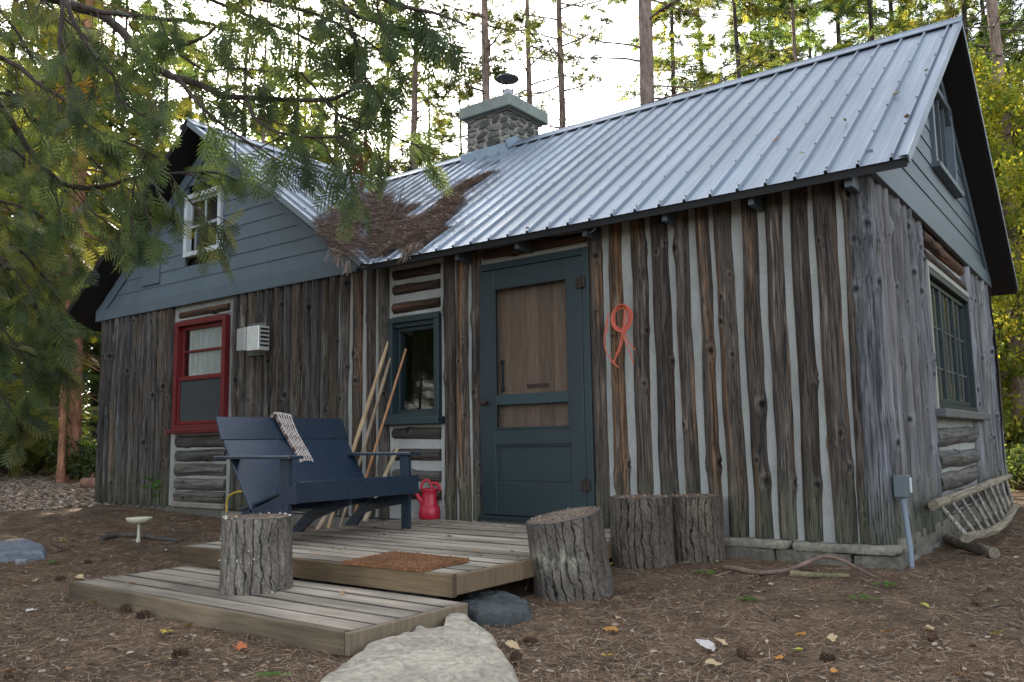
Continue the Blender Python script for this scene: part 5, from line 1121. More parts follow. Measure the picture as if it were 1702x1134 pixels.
PS = [drift([(570, 441), (615, 360), (632, 308), (645, 325), (650, 345), (690, 345), (672, 372), (712, 358), (706, 382), (660, 402), (640, 420), (600, 438)], 'f', 85000, .07),
      drift([(568, 438), (540, 405), (516, 372), (548, 350), (575, 345), (600, 330), (625, 310), (632, 308), (612, 372), (578, 441)], 'w', 90000, .07),
      drift([(648, 424), (668, 402), (712, 372), (722, 350), (745, 325), (780, 300), (816, 290), (790, 310), (768, 318), (770, 342), (756, 365), (745, 385), (700, 412), (686, 424)], 'f', 30000, .035),
      drift([(640, 420), (680, 398), (700, 390), (684, 404), (650, 424)], 'f', 9000, .03)]
PS.append(drift([(520, 372), (560, 335), (630, 300), (700, 318), (800, 288), (830, 284), (790, 340), (770, 385), (690, 428), (600, 440)], 'f', 9000, .02, .3))
P = np.concatenate(PS); needles(a, P, .11, .0028, RNC, lift=.015, vert=.20)
k_ = (P[:, 1] < EF + .12) & (P[:, 0] > VX); E_ = P[k_][:160] - [0, .04, .03]; m = len(E_); dd = np.stack([q.normal(0, .4, m), q.normal(-.2, .2, m), -np.ones(m)], 1); scatter(a, N_V, [N_F], E_, frames(dd, q.normal(size=(m, 3))), np.stack([q.uniform(.08, .16, m), np.full(m, .16), np.full(m, .02)], 1), RNC[q.integers(0, 5, m)])
struct('needle_drift', a, MT['litter'], kind='stuff')['label'] = 'thick drift of brown pine needles caught in the roof valley'
for pxs, lb in ((((652, 375), (664, 352), (672, 326)), 'bare twig sticking up out of the needle drift on the roof'), (((580, 392), (610, 393), (632, 390)), 'pale twig lying on the needle drift')):
    P_ = toplane(pxs, 'f') + [0, 0, .10]; a = Acc(); tube(a, P_ + [[0, 0, 0], [0, 0, .03], [0, 0, .05]], [.012, .009, .005], 6, (.05, .04, .035)); solo('roof_twig', a, MT['trunk'], lb, 'twig', tuple(P_[0]))
for i, (px, py, c) in enumerate([(1292, 238, (.36, .16, .05)), (1334, 262, (.30, .25, .15)), (1404, 207, (.4, .34, .2)), (1488, 163, (.5, .45, .3)), (1507, 201, (.2, .12, .06)), (1541, 122, (.34, .30, .08))]):
    p = toplane([(px, py)], 'f')[0] + [0, 0, .03]; V, F = leaf_mesh(80 + i); a = Acc(); a.add(V @ rotm(.6, 0, i).T * .05 + p, F, c); solo('roof_leaf', a, MT['litter'], ['rusty leaf on the roof sheets, lowest in the middle', 'tan leaf near the eave of the right roof end', 'pale speck of a leaf halfway up the right roof', 'cream leaf in the upper right of the roof', 'dark leaf close to the right roof edge', 'yellowish leaf highest on the roof near the peak'][i], 'leaf', tuple(p), False, 'leaves on the roof')
# ---------------------------------------------------------------- trees
tq = np.random.default_rng(99)
def fan_template(n_side, sub, w=.03, droop=.10):
    """flat conifer spray pointing along +x, unit long: stem, side twigs, scale leaves"""
    V = []; F = []
    def strip(p, q, w0, w1):
        d = np.array(q) - np.array(p); nrm = np.array([-d[1], d[0], 0]); nrm /= np.linalg.norm(nrm) + 1e-9; i = len(V)
        V.extend([np.array(p) - nrm * w0 / 2, np.array(p) + nrm * w0 / 2, np.array(q) + nrm * w1 / 2, np.array(q) - nrm * w1 / 2]); F.append([i, i + 3, i + 2, i + 1])
    def zz(x, y): return -droop * x * x - .25 * y * y
    prev = (0, 0, 0)
    for k in range(1, 6): x = k / 5; c = (x, .02 * math.sin(x * 7), zz(x, 0)); strip(prev, c, w * (1.1 - .14 * k), w * (1.0 - .14 * k)); prev = c
    for i in range(n_side):
        for s in (-1, 1):
            t = .10 + .84 * (i + (.25 if s > 0 else 0)) / n_side; L = .46 * math.sin(math.pi * min(1, .16 + .80 * t)) * (1.05 - .35 * t) + .03; an = s * math.radians(48 - 12 * t)
            p = np.array([t, .02 * math.sin(t * 7), zz(t, 0)]); d = np.array([math.cos(an), math.sin(an), 0]); q = p + d * L; q[2] = zz(q[0], q[1]); strip(p, q, w * .9, w * .35)
            for j in range(sub):
                u_ = .25 + .70 * j / max(1, sub); b = p + (q - p) * u_
                for s2 in (-1, 1):
                    a2 = an + s2 * math.radians(36); l2 = L * (.34 if sub < 3 else .20) * (1 - u_ * .5); e = b + np.array([math.cos(a2), math.sin(a2), 0]) * l2; e[2] = zz(e[0], e[1]) - .01; strip(b, e, w * .85, w * .3)
    return np.array(V), [np.array(F)]
FAN_NEAR = fan_template(6, 3, .050); FAN_MID = fan_template(6, 1, .05); FAN_FAR = fan_template(4, 0, .11)
def tuft_template(n, w, r=1.0, seed=1):
    g = np.random.default_rng(seed); V = []; F = []
    for i in range(n):
        d = g.normal(size=3); d[0] = abs(d[0]) * .9 + .25; d /= np.linalg.norm(d); s = np.cross(d, g.normal(size=3)); s /= np.linalg.norm(s); L = r * g.uniform(.7, 1); k_ = len(V)
        V.extend([-s * w * .5, s * w * .5, d * L + s * w * .3, d * L - s * w * .3]); F.append([k_, k_ + 1, k_ + 2, k_ + 3])
    return np.array(V), [np.array(F)]
TUFT = tuft_template(16, .075)
def leafball(n, seed=2):
    g = np.random.default_rng(seed); V = []; F = []
    for i in range(n):
        c = g.normal(size=3) * [.5, .5, .35]; M_ = rand_rot(1, g)[0]; s = g.uniform(.17, .30); k_ = len(V)
        for u_, v_ in ((-1, 0), (0, -.55), (1, 0), (0, .55)): V.append(c + M_ @ np.array([u_ * s, v_ * s, .0]))
        F.append([k_, k_ + 1, k_ + 2, k_ + 3])
    return np.array(V), [np.array(F)]
LB = leafball(13)
GREENS = dict(cedar=np.array([(.065, .095, .040), (.080, .115, .045), (.11, .135, .045), (.15, .16, .04), (.055, .085, .045), (.19, .175, .04)]),
        near=np.array([(.062, .088, .048), (.075, .105, .055), (.10, .125, .055), (.055, .080, .050), (.15, .15, .055), (.095, .12, .07)]),
              dark=np.array([(.045, .070, .032), (.055, .085, .036), (.075, .10, .036), (.038, .060, .030), (.11, .12, .036)]),
              pine=np.array([(.045, .065, .030), (.065, .085, .035), (.095, .105, .038), (.035, .052, .028), (.14, .135, .045)]),
              gold=np.array([(.17, .18, .028), (.24, .23, .034), (.12, .15, .03), (.28, .25, .045), (.09, .12, .03)]))
def clumpcol(P, pal, fr=1.2, seed=0):
    c = GREENS[pal]; n = fbm(P[:, 0] * fr + seed, P[:, 1] * fr, P[:, 2] * fr, 3); idx = np.clip(((n - .5) * 2.4 + .5) * len(c) + tq.normal(0, .9, len(P)), 0, len(c) - 1).astype(int)
    return c[idx] * tq.uniform(.75, 1.3, (len(P), 1))
TCOL = dict(pine=(.21, .155, .13), cedar=(.14, .105, .085), dark=(.060, .050, .045), orange=(.34, .17, .105), gold=(.10, .085, .07))
def crown_tree(kind, seed, H, r0, cb, Rc, nb, tmpl, tsize, per, pal, droop=.2, up=.1, low_dead=0, trunk='pine', shape='cone', flat=.6):
    """meshes (trunk, limbs, foliage) of a tree standing at the origin"""
    g = np.random.default_rng(seed); T_ = Acc(); n = 26; z = np.linspace(-.5, H, n); wx = .10 * (fbm(z * .15 + seed, 1, 1, 2) - .5) * H * .12; wy = .10 * (fbm(z * .15, seed, 4, 2) - .5) * H * .12
    rad = r0 * (1 - .85 * np.clip(z / H, 0, 1) ** 1.1) + r0 * .35 * np.exp(-np.clip(z, 0, 9) / .3); P = np.stack([wx - wx[1], wy - wy[1], z], 1)
    tc = np.array(TCOL[trunk]); tube(T_, P, rad, 12, np.array([tc * g.uniform(.8, 1.2) for _ in z]), rough=.10, seed=seed)
    B_ = Acc(); pos = []; dr_ = []; 
    def addlimb(h, az, L, r, dead):
        bx_, by_ = np.interp(h, z, P[:, 0]), np.interp(h, z, P[:, 1]); m = 7; t = np.linspace(0, 1, m); rise = up * L * g.uniform(.2, 1.4)
        curve = rise * t - droop * L * t ** 2 + .05 * L * np.sin(t * 5 + seed); side = .08 * L * np.sin(t * 3 + az * 5) * g.uniform(-1, 1)
        Q = np.stack([bx_ + np.cos(az) * L * t - np.sin(az) * side, by_ + np.sin(az) * L * t + np.cos(az) * side, h + curve], 1); tube(B_, Q, np.linspace(r, r * .25, m), 5, tc * .75, cap=False)
        ns = max(3, int(L * 3.2))
        for s in range(ns):
            u_ = .25 + .72 * (s + g.random()) / ns; b = np.array([np.interp(u_, t, Q[:, i]) for i in range(3)]); a2 = az + g.choice([-1, 1]) * g.uniform(.5, 1.1); l2 = L * .34 * (1.15 - u_) + .18
            e = b + np.array([math.cos(a2), math.sin(a2), g.uniform(-.25, .22)]) * l2; tube(B_, [b, (b + e) / 2 + [0, 0, .03], e], [r * .32, r * .22, r * .1], 4, tc * .7, cap=False)
            k_ = per if not dead else (1 if g.random() < .12 else 0)
            for c in range(k_):
                w_ = g.uniform(.25, 1.05); pos.append(b + (e - b) * w_ + g.normal(0, .07, 3) * [1, 1, .6]); dr_.append((e - b) / l2 + np.array([0, 0, -droop * .9]) + g.normal(0, .32, 3))
        for c in range(per * 2 if not dead else 0): pos.append(Q[-1] + g.normal(0, .12, 3)); dr_.append(np.array([math.cos(az), math.sin(az), -.3]) + g.normal(0, .3, 3))
    for i in range(nb):
        h = cb + (H * .99 - cb) * ((i + g.random()) / nb) ** .95; f = (h - cb) / (H - cb)
        pr = (1 - f) ** .75 * .95 + .06 if shape == 'cone' else (math.sin(math.pi * min(1, .18 + .80 * f)) ** .7) * .95 + .05
        addlimb(h, g.uniform(0, 2 * math.pi), Rc * pr * g.uniform(.6, 1.12), r0 * .20 * (1.1 - .7 * f), False)
    for i in range(low_dead): addlimb(g.uniform(min(2.5, cb * .4), cb + .5), g.uniform(0, 2 * math.pi), Rc * g.uniform(.35, .9), r0 * .13, True)
    pos = np.array(pos); dr_ = np.array(dr_); L_ = Acc(); nn = g.normal(0, .45, (len(pos), 3)) + [0, 0, 1]
    M_ = frames(dr_, nn) if tmpl is not TUFT and tmpl is not LB else frames(dr_, g.normal(size=(len(pos), 3)))
    scatter(L_, tmpl[0], tmpl[1], pos, M_, tsize * g.uniform(.65, 1.25, len(pos)), clumpcol(pos, pal, .9, seed))
    out = []
    for nm, ac, mt, sm in (('trunk', T_, MT['trunk'], True), ('limbs', B_, MT['trunk'], True), ('crown', L_, MT['leaf'], False)):
        me = ac.mesh(nm, sm); me.materials.append(mt); out.append((nm, me))
    return out
KINDS = dict(
    bare_pine=lambda s: crown_tree('pine', s, 24, .19, 12.5, 3.0, 34, TUFT, .26, 3, 'pine', .02, .25, 46, 'pine', 'round'),
    tufted_pine=lambda s: crown_tree('pine', s, 21, .15, 4.5, 2.6, 70, TUFT, .26, 4, 'pine', .05, .2, 14, 'pine', 'round'),
    hemlock=lambda s: crown_tree('hem', s, 19, .17, 2.2, 3.0, 105, FAN_FAR, .40, 4, 'dark', .28, .12, 4, 'dark', 'cone'),
    cedar=lambda s: crown_tree('ced', s, 15, .20, 1.0, 2.7, 95, FAN_MID, .42, 4, 'cedar', .42, .12, 5, 'cedar', 'cone'),
    maple=lambda s: crown_tree('map', s, 11, .09, 1.6, 2.6, 60, LB, .30, 4, 'gold', .05, .5, 2, 'gold', 'round'),
    hemlock_b=lambda s: crown_tree('hem', s, 17, .14, 1.6, 2.5, 95, FAN_FAR, .38, 4, 'cedar', .30, .12, 4, 'dark', 'cone'))
LIB = {}
def plant_tree(kind, var, px, d, label, scale=1.0, cat='tree', group='trees standing behind the cabin', name=None, trunk=None, rz=None, xy=None):
    key = (kind, var)
    if key not in LIB: LIB[key] = KINDS[kind](var * 37 + len(kind))
    p = dist(px, 700, d) if xy is None else np.array([xy[0], xy[1], 0.]); z = gv(p[0], p[1])
    nm = name or {'bare_pine': 'pine_tree', 'tufted_pine': 'pine_tree', 'hemlock': 'hemlock_tree', 'hemlock_b': 'hemlock_tree', 'cedar': 'cedar_tree', 'maple': 'maple_tree'}[kind]
    o = thing(nm, label, cat, (p[0], p[1], z), group); o.scale = (scale,) * 3; o.rotation_euler[2] = rz if rz is not None else R.uniform(0, 6.28)
    for n_, me in LIB[key]: c = link(bpy.data.objects.new(n_, me)); c.parent = o
    return o
# the ones whose trunks show over the roof
TREES = [('bare_pine', 1, 818, 19, 'straight pale pine trunk directly behind the chimney', .78), ('bare_pine', 2, 884, 24, 'thin pine trunk just right of the chimney cap', .80), ('bare_pine', 1, 955, 23, 'second thin pine trunk right of the chimney', .82),
         ('bare_pine', 2, 1082, 15, 'thickest bare pine trunk rising behind the middle of the long roof', .92), ('tufted_pine', 1, 690, 24, 'slim pine left of the chimney with tufted crown', 1.0), ('tufted_pine', 2, 605, 26, 'pine with sunlit tufts over the roof valley', 1.0),
         ('hemlock_b', 2, 1250, 18, 'dark leafy trunk behind the roof right of the thick bare pine', .95), ('tufted_pine', 1, 1358, 21, 'tall pine behind the upper part of the long roof', 1.0), ('hemlock', 1, 1440, 24, 'dense dark tree behind the ridge near the right gable', 1.0),
         ('tufted_pine', 2, 1190, 25, 'thin tufted pine between the bare pine and the leafy dark trunk', .95), ('hemlock', 2, 1530, 27, 'dark tree peeping above the right roof peak', 1.0), ('tufted_pine', 1, 1628, 24, 'tufted tree rising right behind the roof peak', 1.0),
         ('bare_pine', 1, 1694, 17, 'straight dark trunk at the right edge of the picture', .75), ('hemlock', 1, 1800, 19, 'hemlock just outside the right edge, branches reaching in', 1.0), ('maple', 1, 1672, 21, 'yellow leaved young maple beyond the right wall', .66),
         ('maple', 2, 1662, 15.5, 'low golden green maple right behind the far corner of the right wall', .62), ('maple', 1, 1700, 19, 'yellow maple between the dark trunk and the far corner', .6), ('maple', 2, 1725, 17, 'yellow green maple at the far right', .62), ('maple', 1, 1640, 30, 'golden maple farther back past the right wall', .8), ('hemlock', 2, 560, 21, 'dark hemlock behind the left slope of the valley', 1.0),
         ('hemlock_b', 1, 480, 18, 'green hemlock behind the left gable roof', 1.0), ('tufted_pine', 2, 430, 24, 'pine seen through the cedar boughs left of the valley', 1.05), ('tufted_pine', 1, 365, 19, 'pine trunk right over the left gable peak', 1.0),
         ('cedar', 1, 300, 17, 'cedar directly behind the left gable peak', 1.05), ('cedar', 2, 225, 16, 'cedar close behind the left eave', .9), ('hemlock', 1, 160, 19, 'dark hemlock left of the left eave', 1.0), ('cedar', 1, 85, 19, 'tall cedar behind the reddish double trunk', 1.1),
         ('cedar', 2, -15, 15, 'cedar at the left edge behind the sunlit clearing', 1.0), ('hemlock_b', 2, -120, 18, 'hemlock out past the left edge', 1.1), ('cedar', 1, -240, 14, 'cedar beyond the left edge', 1.1),
         ('hemlock', 2, 400, 30, 'far hemlock over the left gable', 1.1), ('hemlock_b', 1, 720, 33, 'far pale hemlock left of the chimney', .95), 
         ('hemlock_b', 2, 1150, 23, 'leafy tree between the thick bare pine and the thin tufted pine', 1.0), ('hemlock_b', 1, 1490, 20, 'green tree low behind the upper end of the long roof', 1.0), ('hemlock_b', 2, 1310, 24, 'green tree filling the gap behind the middle of the long roof', 1.0), ('hemlock', 1, 1665, 24, 'hemlock standing over the golden maples at the right', 1.0),
         ('hemlock', 1, 20, 31, 'far hemlock at the left edge', 1.1), ('hemlock', 2, 110, 33, 'far hemlock over the reddish trunks', 1.1), ('hemlock_b', 1, 190, 30, 'far hemlock left of the left gable', 1.15), ('cedar', 2, -60, 24, 'broad cedar far back past the left edge', 1.2), ('hemlock', 1, 70, 37, 'farthest hemlock of the left forest', 1.3), ('hemlock', 2, 250, 38, 'farthest hemlock behind the left gable', 1.3),
         ('tufted_pine', 2, 1010, 34, 'distant pine between two bare trunks', .62), ('hemlock', 1, 1300, 31, 'far hemlock behind the long roof', 1.0), ('hemlock', 2, 1385, 34, 'far hemlock low over the ridge', 1.0),
         ('hemlock_b', 2, 1590, 34, 'far tree glimpsed right of the roof peak', 1.1), ('hemlock', 1, 1690, 34, 'far tree at the right edge', 1.1), ('tufted_pine', 2, 770, 29, 'small pine touching the left side of the chimney', .7), ('hemlock', 2, 640, 31, 'far dark tree above the roof valley', .95)]
HT_ = dict(bare_pine=24, tufted_pine=21, hemlock=19, hemlock_b=17, cedar=15, maple=11)
def sun_gap(px, d):
    """push a tree back until it leaves the lane through which the low sun reaches the clearing"""
    sd = SUN_DIR[:2] / np.linalg.norm(SUN_DIR[:2]); nrm = np.array([-sd[1], sd[0]])
    while d < 34:
        p = dist(px, 700, d)[:2]
        if all(not (0 < (p - T) @ sd < 27 and abs((p - T) @ nrm) < 2.9) for T in (np.array([-11, -.4]), np.array([-12.6, .8]))): break
        d += .6
    return d
for k_, v_, px, d, lb, sc_ in TREES:
    if -260 < px < 520: d = sun_gap(px, d)
    if px < 660 or (px > 1120 and k_ != 'bare_pine'): sc_ = min(sc_, (.54 * d + 1.2 if px < 660 else .60 * d + 2.2) / HT_[k_])       # the clearing's edge: tops end just over the sun's height
    plant_tree(k_, v_, px, d, lb, sc_)
# reddish twin trunk by the clearing
rt = []
KINDS['red_cedar'] = lambda s: crown_tree('ced', s, 14, .105, 3.4, 2.2, 70, FAN_MID, .42, 4, 'cedar', .42, .12, 6, 'orange', 'cone')
plant_tree('red_cedar', 1, 126, 15.5, 'reddish sunlit cedar trunk, the thicker of the pair at the clearing', 1.0, name='cedar_tree'); plant_tree('red_cedar', 2, 106, 15.2, 'reddish sunlit cedar trunk, the thinner of the pair at the clearing', .55, name='cedar_tree')
# forest on the camera's side of the yard, which the windows mirror
for i, (x, y, k_, s_) in enumerate([(-14, -9, 'hemlock', .9), (-17, -12.5, 'cedar', 1), (-19, -8, 'hemlock', 1), (-13, -12, 'hemlock_b', .9), (-19.5, -4.5, 'cedar', 1), (3.0, 17, 'hemlock', .9), (5.5, 21, 'hemlock_b', 1), (1.8, 24, 'hemlock', 1), (8, -22, 'tufted_pine', 1)]):
    lb = ['dark hemlock reflected in the blue window', 'cedar reflected beside the hemlock in the blue window', 'hemlock reflected at the left of the red window', 'smaller hemlock reflected low in the blue window', 'cedar reflected in the upper panes of the red window', 'hemlock reflected in the side window, nearest the wall', 'paler hemlock reflected in the side window', 'far hemlock reflected at the edge of the side window', 'tufted pine on the near side of the yard, far from every window'][i]
    plant_tree(k_, 1 + i % 2, 0, 0, lb, s_, xy=(x, y), group='trees on the near side of the yard')

# distant wood closing the view
a = Acc(); tk = Acc(); n = 1100; az = tq.uniform(-2.2, 1.6, n); dd = tq.uniform(38, 75, n); base = np.stack([CAM[0] + np.sin(az) * dd, CAM[1] + np.cos(az) * dd], 1); sd_ = SUN_DIR[:2] / np.linalg.norm(SUN_DIR[:2]); kk = np.abs((base - [-11.3, 0]) @ np.array([-sd_[1], sd_[0]])) > 3.5; base, az, dd = base[kk], az[kk], dd[kk]; n = len(base)
pos = []; 
for i in range(n):
    x, y = base[i]; z = gv(x, y); h = tq.uniform(7, 13) * (dd[i] / 50) ** .6 * (1.75 if az[i] < -.85 else 1.25 if az[i] < -.72 else .9); m = 90 if az[i] < -.8 else 60; t = tq.random(m) ** .8; rr = (1 - t) * tq.uniform(1.6, 2.8) + .3; an = tq.uniform(0, 6.28, m); pos.append(np.stack([x + rr * np.cos(an) * tq.random(m) ** .5, y + rr * np.sin(an) * tq.random(m) ** .5, z + .2 + t * h], 1))
    if i % 3 == 0: tube(tk, [(x, y, z), (x, y, z + h)], [.18, .05], 5, (.07, .055, .045), cap=False)
pos = np.concatenate(pos); right = (np.arctan2(pos[:, 0] - CAM[0], pos[:, 1] - CAM[1]) > -.02)
cc = clumpcol(pos, 'dark', .12, 3); cg_ = clumpcol(pos, 'gold', .12, 5); cc = np.where(right[:, None], cg_ * 1.0, cc)
scatter(a, LB[0], [LB[1][0][:7]], pos, rand_rot(len(pos), tq), tq.uniform(.55, 1.0, len(pos)), cc)
dw = struct('distant_wood', a, MT['leaf'], kind='stuff'); dw['label'] = 'far edge of the forest behind the cabin'; dw2 = struct('distant_trunks', tk, MT['trunk'], kind='stuff'); dw2['label'] = 'far grey trunks in the forest'

# undergrowth left of the cabin
def bush(name, label, px, d, h, r, n, tm, pal, ts, cat='bush'):
    p = dist(px, 700, d); z = gv(p[0], p[1]); o = thing(name, label, cat, (p[0], p[1], z)); st = Acc(); g = tq; pos = []; dr_ = []
    for i in range(int(n / 14) + 2):
        an = g.uniform(0, 6.28); e = np.array([math.cos(an) * r * g.uniform(.2, .9), math.sin(an) * r * g.uniform(.2, .9), h * g.uniform(.55, 1)]); tube(st, [p * [1, 1, 0] + [0, 0, z], p * [1, 1, 0] + [0, 0, z] + e * [.4, .4, .6], p * [1, 1, 0] + [0, 0, z] + e], [.014, .010, .004], 5, (.07, .05, .04), cap=False)
        for k_ in range(14): u_ = g.uniform(.3, 1.05); pos.append(np.array([p[0], p[1], z]) + e * [u_, u_, u_ ** .8] + g.normal(0, .07, 3)); dr_.append(e * [1, 1, .2] + g.normal(0, .25, 3))
    pos = np.array(pos); dr_ = np.array(dr_); L_ = Acc(); scatter(L_, tm[0], tm[1], pos, frames(dr_, g.normal(0, .4, (len(pos), 3)) + [0, 0, 1]), ts * g.uniform(.7, 1.2, len(pos)), clumpcol(pos, pal, 1.5, 1))
    part('stems', st, MT['trunk'], o); part('foliage', L_, MT['leaf'], o); return o
bush('cedar_sapling', 'low feathery green sapling at the left edge of the clearing', 14, 17, 1.0, 1.0, 260, FAN_MID, 'cedar', .38); bush('fern_bush', 'low blue green shrub below the reddish trunks', 62, 17, .6, .8, 220, FAN_MID, 'cedar', .30)
bush('leafy_shrub', 'bright green leafy shrub at the foot of the reddish trunks', 119, 16.5, .8, .42, 110, LB, 'cedar', .18); bush('leafy_shrub', 'small dark shrub tucked against the left corner of the cabin', 155, 15.5, .55, .6, 120, LB, 'dark', .22)
bush('cedar_sapling', 'dark brushy sapling behind the clearing', 90, 19, 1.2, 1.1, 240, FAN_MID, 'dark', .4); bush('cedar_sapling', 'sapling half outside the left edge', -45, 15.5, 1.5, 1.0, 260, FAN_MID, 'cedar', .4); bush('leafy_shrub', 'pale green shrub between the two saplings at the left', 40, 18.5, .9, .8, 160, LB, 'cedar', .25)
bush('leafy_shrub', 'brushy yellow green shrub beyond the far end of the right wall', 1680, 16, 1.0, .9, 240, LB, 'gold', .24); bush('leafy_shrub', 'low shrub at the right edge beyond the ladder', 1715, 13, .5, .7, 160, LB, 'cedar', .2)
# little plant growing at the wall
wpl = thing('wild_plant', 'single green leafy stem growing against the left log wall', 'plant', tuple(at(258, 838, 'y', -.15))); b = np.array(wpl.location)
a = Acc(); tube(a, [b, b + [-.03, 0, .15], b + [0, -.01, .34]], [.006, .005, .003], 6, (.08, .12, .04)); part('stem', a, MT['leaf'], wpl)
a = Acc(); V, F = leaf_mesh(5)
for k in range(13): a.add(V @ rotm(R.uniform(-.5, .5), R.uniform(-.6, .2), R.uniform(0, 6.28)).T * R.uniform(.07, .12) + b + [R.uniform(-.13, .10), R.uniform(-.08, .02), R.uniform(.04, .36)], F, np.array([.07, .14, .035]) * R.uniform(.8, 1.3))
part('leaves', a, MT['leaf'], wpl)

# ---------------------------------------------------------------- the near cedar whose boughs hang into the view
fc = dist(-300, 700, 6.6); near = thing('cedar_tree', 'old white cedar whose long drooping boughs hang over the left of the yard', 'tree', (fc[0], fc[1], gv(fc[0], fc[1])))
a = Acc(); zt = np.linspace(-.3, 11, 24); tube(a, np.stack([fc[0] + .15 * np.sin(zt * .3), fc[1] + .1 * np.cos(zt * .4), gv(fc[0], fc[1]) + zt], 1), .24 * (1 - zt / 16), 16, (.14, .105, .085), rough=.12); part('trunk', a, MT['trunk'], near, True)
LIMBS = [  # pixels and depths of limbs, thickness at the start
    ([(-260, -60), (20, -20), (99, 0), (123, 10), (166, 23), (197, 46), (226, 78), (247, 106), (282, 127), (310, 134), (335, 141), (370, 162), (423, 164), (494, 167), (550, 166), (578, 155), (600, 141)], 6.4, 5.2, .042),
    ([(130, 8), (160, 18), (212, 26), (265, 32), (330, 35), (362, 42), (345, 58), (310, 76), (290, 72), (268, 55)], 5.9, 5.4, .020),
    ([(-200, 60), (-60, 80), (0, 93), (35, 113), (70, 145), (106, 164), (123, 187), (152, 212), (183, 229), (226, 243), (262, 262)], 6.0, 5.4, .022),
    ([(104, -10), (102, 21), (97, 70), (113, 130), (116, 170), (140, 200)], 5.6, 5.2, .016), ([(112, 0), (116, 21), (141, 70), (169, 109), (190, 127), (194, 159), (226, 187), (270, 205)], 5.7, 5.3, .018),
    ([(-200, 100), (-60, 140), (3, 176), (21, 205), (46, 247), (74, 279), (99, 303), (134, 314), (176, 310), (229, 296), (282, 289), (353, 286), (395, 300)], 6.2, 5.8, .030),
    ([(282, 127), (300, 134), (317, 159), (339, 183), (370, 208), (405, 233), (441, 254), (480, 275), (520, 290)], 5.6, 5.1, .016), ([(410, 164), (423, 198), (458, 219), (511, 229), (564, 229), (600, 212), (630, 195)], 5.3, 5.0, .012),
    ([(-120, 150), (0, 155), (28, 160), (49, 201), (85, 208), (141, 212), (170, 235), (200, 262)], 6.0, 5.6, .014), ([(360, -120), (430, -60), (520, -10), (600, 30), (680, 50), (735, 62)], 5.0, 4.6, .020),
    ([(300, -200), (440, -110), (560, -40), (650, 5), (720, 20), (772, 40)], 4.8, 4.4, .024), ([(560, -40), (575, 20), (590, 70), (600, 120), (640, 175)], 4.9, 4.9, .012), ([(500, 120), (560, 190), (612, 210), (660, 230), (700, 245)], 5.2, 5.0, .008),
    ([(282, 289), (300, 320), (325, 345), (345, 365), (372, 385)], 5.9, 5.8, .008), ([(225, 270), (222, 320), (216, 360), (222, 400)], 5.7, 5.6, .005), ([(560, 230), (575, 270), (585, 305)], 5.1, 5.0, .006),
    ([(-250, 250), (-100, 330), (-20, 380), (40, 420), (80, 470), (110, 520)], 7.0, 7.2, .028), ([(-250, 420), (-80, 450), (10, 470), (70, 520), (105, 555)], 7.0, 7.4, .024), ([(-200, 540), (-50, 560), (30, 580), (80, 600), (112, 625)], 7.2, 7.6, .020),
    ([(-150, 320), (-20, 330), (60, 350), (110, 400), (140, 440)], 7.0, 7.0, .018), ([(-160, 380), (-60, 400), (10, 430), (50, 480), (70, 540)], 6.6, 6.8, .016), ([(-160, 470), (-60, 500), (0, 540), (40, 590), (60, 640)], 6.8, 7.0, .016), ([(-200, 560), (-80, 590), (-20, 630), (20, 680), (40, 720)], 7.0, 7.2, .014),
    ([(-150, 640), (-30, 650), (20, 665), (50, 690)], 7.4, 7.6, .014), ([(-100, 210), (10, 235), (80, 300), (150, 350), (190, 380)], 6.6, 6.6, .016),
    ([(100, -120), (230, -60), (330, -10), (420, 30), (500, 60), (560, 95)], 5.6, 5.1, .020), ([(240, -80), (330, -40), (420, -5), (520, 20), (600, 60), (650, 100)], 5.2, 4.9, .018), ([(-50, -60), (60, -10), (140, 60), (200, 130), (230, 180)], 6.2, 5.9, .016), ([(-200, -120), (-60, -40), (20, 40), (60, 110), (90, 180)], 6.2, 6.0, .018),
    ([(300, 90), (340, 120), (400, 110), (460, 120), (520, 110)], 5.7, 5.4, .009), ([(150, 260), (190, 300), (240, 330), (280, 350)], 6.1, 6.0, .008)]
BR = Acc(); fp = []; fd = []; fs = []; g = np.random.default_rng(12); DENS = [1.0] * len(LIMBS)
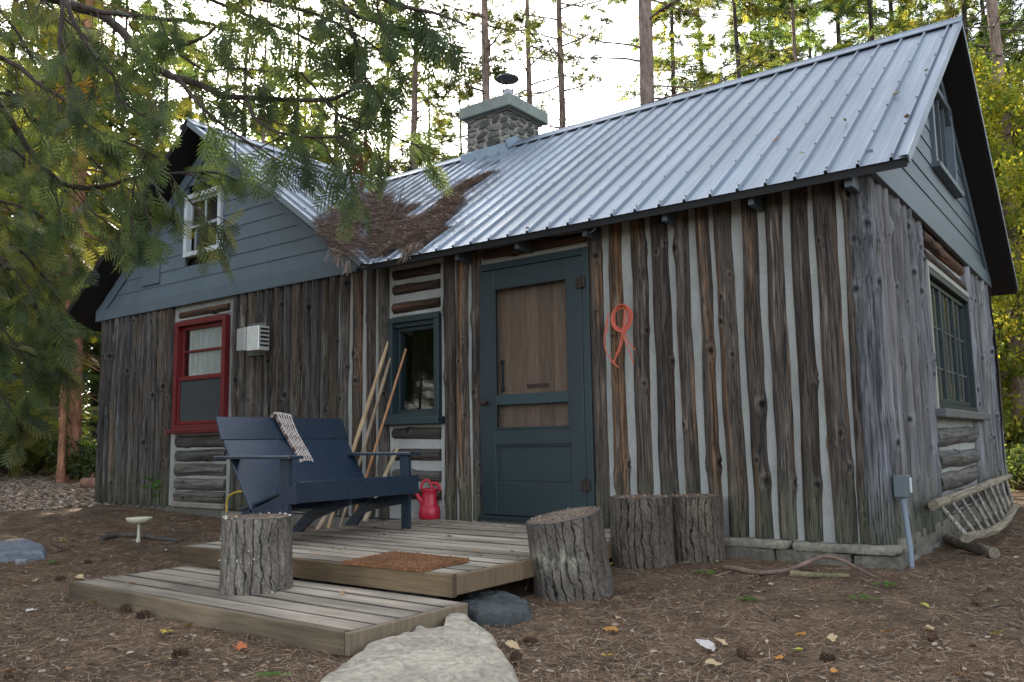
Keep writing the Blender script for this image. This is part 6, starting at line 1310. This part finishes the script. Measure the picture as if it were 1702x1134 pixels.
for k_, (pix, d0, d1, r0) in enumerate(LIMBS):
    m = len(pix); P = np.array([depth(px, py, d0 + (d1 - d0) * i / (m - 1)) for i, (px, py) in enumerate(pix)]); t = np.linspace(0, m - 1, m * 6); i = np.minimum(t.astype(int), m - 2); f = (t - i)[:, None]; Q = P[i] * (1 - f) + P[i + 1] * f
    for _ in range(3): Q[1:-1] = (Q[:-2] + 2 * Q[1:-1] + Q[2:]) / 4
    Q += .02 * (np.stack([fbm(t * .9 + k_ * 7, c * 3.3, k_, 3) for c in range(3)], 1) - .5); N_ = len(Q); tube(BR, Q, np.linspace(r0, max(.003, r0 * .22), N_), 8, (.060, .047, .040), rough=.12, seed=k_)
    seg = np.linalg.norm(np.diff(Q, axis=0), axis=1); S_ = np.concatenate([[0], np.cumsum(seg)]); L = S_[-1]; T_ = np.gradient(Q, axis=0); T_ /= np.linalg.norm(T_, axis=1)[:, None]
    far_ = d1 > 6.5; ntw = int(L * (11.0 if far_ else 9.0))
    for j in range(ntw):
        s = L * (.10 + .90 * (j + g.random()) / ntw); b = np.array([np.interp(s, S_, Q[:, c]) for c in range(3)]); tt = np.array([np.interp(s, S_, T_[:, c]) for c in range(3)])
        out = np.cross(tt, g.normal(size=3)); out /= np.linalg.norm(out); d = tt * g.uniform(.4, 1.0) + out * g.uniform(.4, 1.0) + np.array([0, 0, -g.uniform(.05, .6)]); d /= np.linalg.norm(d); l2 = g.uniform(.14, .42) * (1.15 if s < L * .7 else .7)
        e = b + d * l2 + np.array([0, 0, -.10 * l2]); mid = b + d * l2 * .5 + g.normal(0, .02, 3); tube(BR, [b, mid, e], [.0055, .0040, .0022], 4, (.075, .055, .042), cap=False)
        for c in range(int(g.integers(3, 6))):
            u_ = g.uniform(.35, 1.0); q0 = b + (e - b) * u_; dd_ = d * .8 + g.normal(0, .40, 3) + np.array([0, 0, -.42]); fp.append(q0); fd.append(dd_); fs.append(g.uniform(.10, .25) * (1.25 if far_ else 1))
    for c in range(6): fp.append(Q[-1] - T_[-1] * .04 * c); fd.append(T_[-1] + g.normal(0, .35, 3) + [0, 0, -.4]); fs.append(g.uniform(.13, .22))
part('limbs', BR, MT['trunk'], near, True)
fp = np.array(fp); fd = np.array(fd); fs = np.array(fs); a = Acc(); cc = clumpcol(fp, 'near', 1.3, 4); scatter(a, FAN_NEAR[0], FAN_NEAR[1], fp, frames(fd, g.normal(0, .6, (len(fp), 3)) + [0, 0, .8]), fs, cc); part('crown', a, MT['leaf'], near)
print('near cedar sprays', len(fp))
# dead rusty clusters hanging in the boughs
a = Acc(); n = 18; t = g.random(n); P = np.array([depth(600 + g.normal(0, 5), 225 + 90 * u_, 5.0) for u_ in t]); scatter(a, FAN_NEAR[0], FAN_NEAR[1], P, frames(g.normal(0, .3, (n, 3)) + [0, 0, -1], g.normal(size=(n, 3))), g.uniform(.05, .10, n), np.tile([[.10, .035, .022]], (n, 1))); part('dead_spray', a, MT['litter'], near)
a = Acc(); n = 34; P = np.array([depth(128 + g.normal(0, 13), 148 + g.normal(0, 9), 5.9) for _ in range(n)]); scatter(a, FAN_NEAR[0], FAN_NEAR[1], P, frames(g.normal(0, .5, (n, 3)) + [0, 0, -.6], g.normal(size=(n, 3))), g.uniform(.06, .12, n), np.tile([[.42, .22, .03]], (n, 1))); part('dead_spray', a, MT['leaf'], near, label='orange yellow withered spray')
